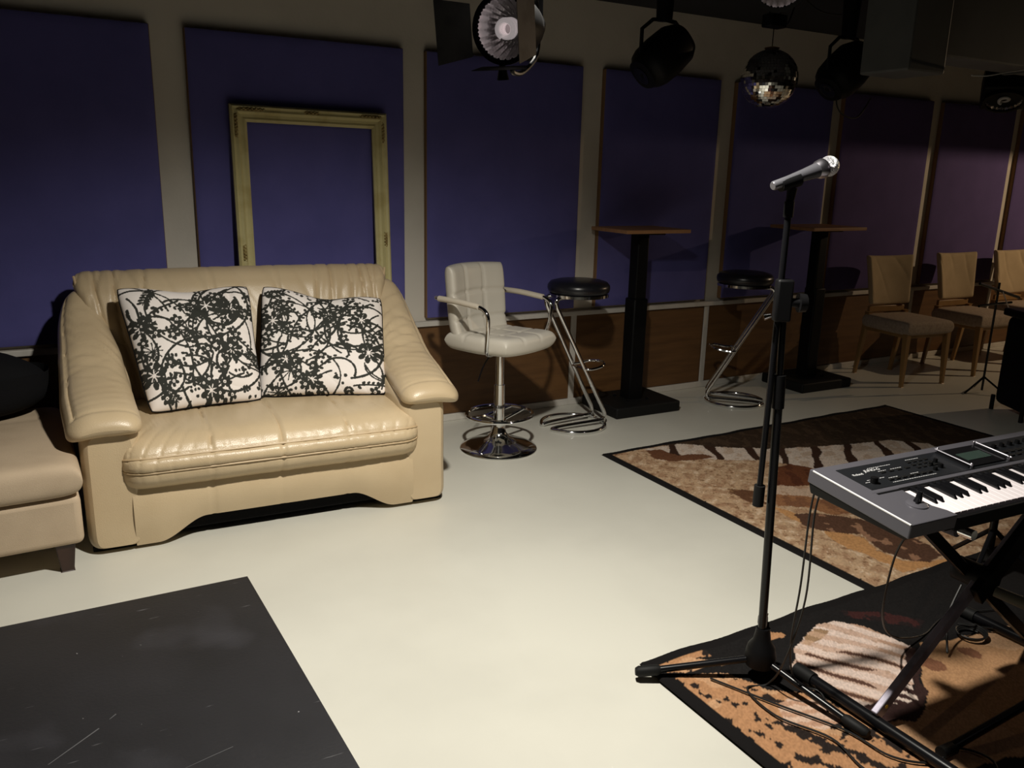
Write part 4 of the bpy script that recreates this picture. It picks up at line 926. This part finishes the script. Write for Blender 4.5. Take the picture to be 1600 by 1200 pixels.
# ------------------------------------------------------------------ stage lights, mirror ball, duct
def par_can(label, c, d, full=True, S_=1., bulb='glassbulb'):
    c = np.array(c, float); d = np.array(d, float); d /= np.linalg.norm(d); t = thing('stage_lamp', label, 'stage light', tuple(c), 0); Mx = frame_to(d)*S_
    def L(prof, name, m_, n=36, caps=False, parent=t): return MB(off=c).lathe(prof, n, c, Mx, caps=caps).build(name, m_, parent, angle=60)
    L([(.108, .0), (.114, .002), (.114, -.03), (.106, -.10), (.085, -.17), (.055, -.20), (.054, -.26), (.001, -.262)], 'housing', M['blackpl'])
    L([(.116, .004), (.116, -.012), (.100, -.012), (.100, .004), (.116, .004)], 'front_ring', M['blackpl'])
    # fluted reflector
    n = 48; a = np.arange(n)*2*PI/n; P = []
    for k in range(12):
        tt = k/11; r0 = .030+.070*tt; z = -.105+.100*tt**1.9; rr = r0*(1+.06*np.where(np.arange(n) % 2, 1, -1)*min(1, tt*2))
        P.append(np.stack([rr*np.cos(a), rr*np.sin(a), np.full(n, z)], 1))
    P = np.array(P)@Mx.T+c
    MB(off=c).grid(P, cv=True).build('reflector', M['reflector'], t, smooth=False)
    L([(.032, -.11), (.032, -.070), (.026, -.062), (.001, -.060)], 'lamp_holder', M['bulboff'])
    def pt(x, y, z): return c+Mx@np.array([x, y, z])
    hel = [pt(.027*math.cos(q), .027*math.sin(q), -.066+q*.0036) for q in np.arange(0, 17, .35)]
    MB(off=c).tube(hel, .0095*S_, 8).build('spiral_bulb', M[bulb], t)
    if full:
        for q, ln, op in ((0, .12, -6), (180, .13, 42), (90, .12, 30), (270, .05, 10)):
            ca, sa = math.cos(R(q)), math.sin(R(q)); o_ = math.sin(R(op)); u_ = math.cos(R(op)); V = []
            for w0, r_, z in ((.085, .118, .006), (.105, .118+ln*o_, .006+ln*u_)):
                for s_ in (-1, 1): V.append(pt(r_*ca-s_*w0*sa, r_*sa+s_*w0*ca, z))
            V2 = [p_+Mx@np.array([ca, sa, 0])*.0016 for p_ in V]
            g = MB(off=c); g.add(V+V2, [(0, 2, 3, 1), (4, 5, 7, 6), (0, 1, 5, 4), (2, 6, 7, 3), (0, 4, 6, 2), (1, 3, 7, 5)]); g.build('barn_door', M['litflap' if q == 0 else 'barndoor'], t, smooth=False, merge=True)
    return t, pt
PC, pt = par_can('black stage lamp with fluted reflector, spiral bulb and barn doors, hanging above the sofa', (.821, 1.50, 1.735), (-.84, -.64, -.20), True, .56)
PCo = np.array(PC.location)
MB(off=PCo).tube([pt(-.02, -.115, -.02), pt(-.02, -.165, -.02)], [.006, .012], 12).build('locking_knob', M['blackmetal'], PC)
for sg in (-1, 1): MB(off=PCo).tube(spline([pt(.0, sg*.122, -.06), pt(.0, sg*.145, -.07), pt(.03*sg*0, sg*.15, -.16), pt(0, sg*.10, -.30), pt(0, 0, -.33)], 4), .005, 8).build('yoke', M['blackmetal'], PC)
q_ = pt(0, 0, -.33); MB(off=PCo).tube([q_, q_+[0.01, .02, .10], (q_[0]+.02, q_[1]+.05, 2.47)], .009, 8).build('hanger_pole', M['blackmetal'], PC)
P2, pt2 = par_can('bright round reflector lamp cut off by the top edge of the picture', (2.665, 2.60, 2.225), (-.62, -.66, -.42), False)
MB(off=np.array(P2.location)).tube([(2.74, 2.68, 2.32), (2.74, 2.70, 2.46)], .012, 8).build('bracket', M['blackmetal'], P2)
P3, pt3 = par_can('dark stage lamp high at the right edge, tilted down to the left', (5.25, 3.20, 1.955), (-.35, -.25, -.88), False, 1., 'bulboff')
P3o = np.array(P3.location)
MB(off=P3o).tube([pt3(0, 0, -.25), (5.30, 3.24, 2.46)], .012, 8).build('bracket', M['blackmetal'], P3)
Mq = frame_to((-.35, -.25, -.88)); MB(off=P3o).box(pt3(0, 0, -.12), (.25, .25, .20), M=Mq).build('lamp_case', M['blackpl'], P3, bevel=.015)
P4 = thing('flood_lamp', 'warm flood lamp with an added light-cutting plate above the chairs, outside the picture to the right', 'stage light', (8.3, 2.6, 2.0)); P4o = np.array(P4.location)
MB(off=P4o).box((8.3, 2.6, 2.12), (.30, .20, .14)).build('lamp_case', M['blackpl'], P4, bevel=.01)
MB(off=P4o).box((7.7, 2.865, 2.065), (2.4, .004, .22)).build('light_cut_plate', M['barndoor'], P4)  # unseen plate, added to keep the warm light off the upper wall
MB(off=P4o).tube([(8.3, 2.6, 2.18), (8.3, 2.6, 2.47)], .012, 8).build('bracket', M['blackmetal'], P4)
def mover(label, c, d, size, side):
    c = np.array(c, float); t = thing('moving_spotlight', label, 'stage light', tuple(c), 0, 'black hanging spotlights'); Mx = frame_to(d)
    n = 28; a = np.arange(n)*2*PI/n; P = []
    for z, rx, ry in ((-.21, .09, .09), (-.20, .13, .12), (-.14, .165, .15), (0, .175, .16), (.10, .170, .155), (.15, .150, .14), (.17, .125, .12), (.20, .118, .11), (.205, .08, .08)):
        c_, s_ = np.cos(a), np.sin(a); P.append(np.stack([np.sign(c_)*np.abs(c_)**.8*rx, np.sign(s_)*np.abs(s_)**.8*ry, np.full(n, z)], 1)*size)
    MB(off=c).grid(np.array(P)@Mx.T+c, cv=True, capu=True).build('lamp_body', M['blackpl'], t, angle=50)
    MB(off=c).lathe([(.07*size, .20*size), (.07*size, .212*size), (.05*size, .215*size), (.001, .20*size)], 24, c, Mx).build('lens', M['black_key'], t)
    for sx in (-1, 1):
        MB(off=c).tube([c+np.array([sx*.19*size, 0, 0]), c+np.array([sx*.19*size, 0, .12]), c+np.array([sx*.10*size, .0, .24*size]), c+np.array([0, 0, .25*size])], .010, 6).build('yoke_arm', M['blackmetal'], t)
    MB(off=c).tube([c+np.array([0, 0, .24*size]), np.array([c[0], c[1], 2.465])], [.04, .05], 12).build('mount', M['blackpl'], t)
    return t
mover('bulky black hanging spotlight left of the mirror ball', (2.82, 3.5, 2.045), (-.70, .1, -.62), .70, 1)
mover('bulky black hanging spotlight right of the mirror ball, half before the duct', (4.04, 3.4, 2.06), (-.70, .1, -.70), .72, 1)
cable('black loop of cable drooping under the spotlight right of the mirror ball', [(4.10, 3.38, 2.05), (3.98, 3.38, 1.93), (4.02, 3.38, 1.84), (4.16, 3.38, 1.82), (4.26, 3.38, 1.93)], .004)
cable('thin black cable looping along the ceiling behind the right spotlight', [(3.9, 3.62, 2.46), (4.02, 3.6, 2.40), (4.2, 3.6, 2.40), (4.3, 3.6, 2.46)], .004)

# mirror ball
bc = np.array([3.487, 3.42, 1.983]); MBall = thing('mirror_ball', 'round mirror ball of small square tiles, hanging from a motor', 'mirror ball', tuple(bc))
g = MB(off=bc); rb = .148; nlat = 30
for i in range(nlat):
    l0 = -PI/2+PI*i/nlat; l1 = l0+PI/nlat; lm = (l0+l1)/2; nl = max(3, int(round(2*nlat*math.cos(lm))))
    for j in range(nl):
        q0 = 2*PI*(j+.5)/nl; nd = np.array([math.cos(lm)*math.cos(q0), math.cos(lm)*math.sin(q0), math.sin(lm)])
        nj = nd+RNG.normal(size=3)*.030; nj /= np.linalg.norm(nj); e = np.cross([0, 0, 1.], nj); e /= np.linalg.norm(e); f_ = np.cross(nj, e); hs = rb*PI/nlat/2*.94
        p_ = bc+nd*rb; g.add([p_-e*hs-f_*hs, p_+e*hs-f_*hs, p_+e*hs+f_*hs, p_-e*hs+f_*hs], [(0, 1, 2, 3)])
mt = g.build('mirror_tiles', M['disco'], MBall, smooth=False); mt['kind'] = 'stuff'
MB(off=bc).lathe([(rb*.985*math.cos(p_), rb*.985*math.sin(p_)) for p_ in np.linspace(-1.5, 1.5, 24)], 32, bc).build('ball_core', M['rubber'], MBall)
MB(off=bc).lathe([(.032, .143), (.040, .155), (.010, .162)], 16, bc).build('cap', M['amber'], MBall)
MB(off=bc).tube([bc+[0, 0, .16], bc+[0, 0, .27]], .0025, 6).build('chain', M['blackmetal'], MBall)
MB(off=bc).box(bc+[0, 0, .285], (.12, .07, .065)).build('motor', M['blackpl'], MBall, bevel=.008)
for sx in (-.04, .04): MB(off=bc).tube([bc+[sx, 0, .31], bc+[sx*.7, 0, .485]], .003, 6).build('hook_wire', M['blackmetal'], MBall)
MB(off=bc).tube(spline([bc+[.05, 0, .285], bc+[.12, .02, .29], bc+[.2, .05, .42], bc+[.22, .05, .485]], 5), .004, 6).build('motor_cable', M['cable'], MBall)

DU = thing('air_duct', 'boxed grey ventilation duct hanging under the black ceiling at the top right', 'duct', (5.4, 2.88, 1.985)); DUo = np.array(DU.location)
MB(off=DUo).box((3.84, 2.885, 2.225), (.28, .28, .48)).build('duct_box', M['duct'], DU, smooth=False, bevel=.012)
MB(off=DUo).box((5.09, 2.90, 2.27), (2.22, .22, .38)).build('duct_run', M['duct'], DU, smooth=False, bevel=.01)
for x in (4.0, 4.9, 5.8): MB(off=DUo).box((x, 2.90, 2.27), (.03, .236, .396)).build('flange', M['duct'], DU, smooth=False, bevel=.003)
cable('pale frayed cable end hanging from the duct at the top right', [(4.22, 2.76, 2.00), (4.32, 2.74, 2.005), (4.45, 2.72, 2.03), (4.60, 2.70, 2.06), (4.75, 2.68, 2.13), (4.95, 2.66, 2.27), (5.0, 2.66, 2.44)], .004, M['whitecable'])
TR = thing('lighting_bar', 'long black lighting bar under the ceiling, at the top right of the room', 'lighting bar', (4.5, 2.5, 2.40)); TRo = np.array(TR.location)
MB(off=TRo).tube([(1.2, 2.50, 2.42), (8.5, 2.50, 2.42)], .024, 14).build('bar', M['blackmetal'], TR)
for x in (1.5, 3.2, 5.0, 7.0): MB(off=TRo).box((x, 2.50, 2.45), (.04, .05, .05)).build('bar_clamp', M['blackmetal'], TR, bevel=.004)
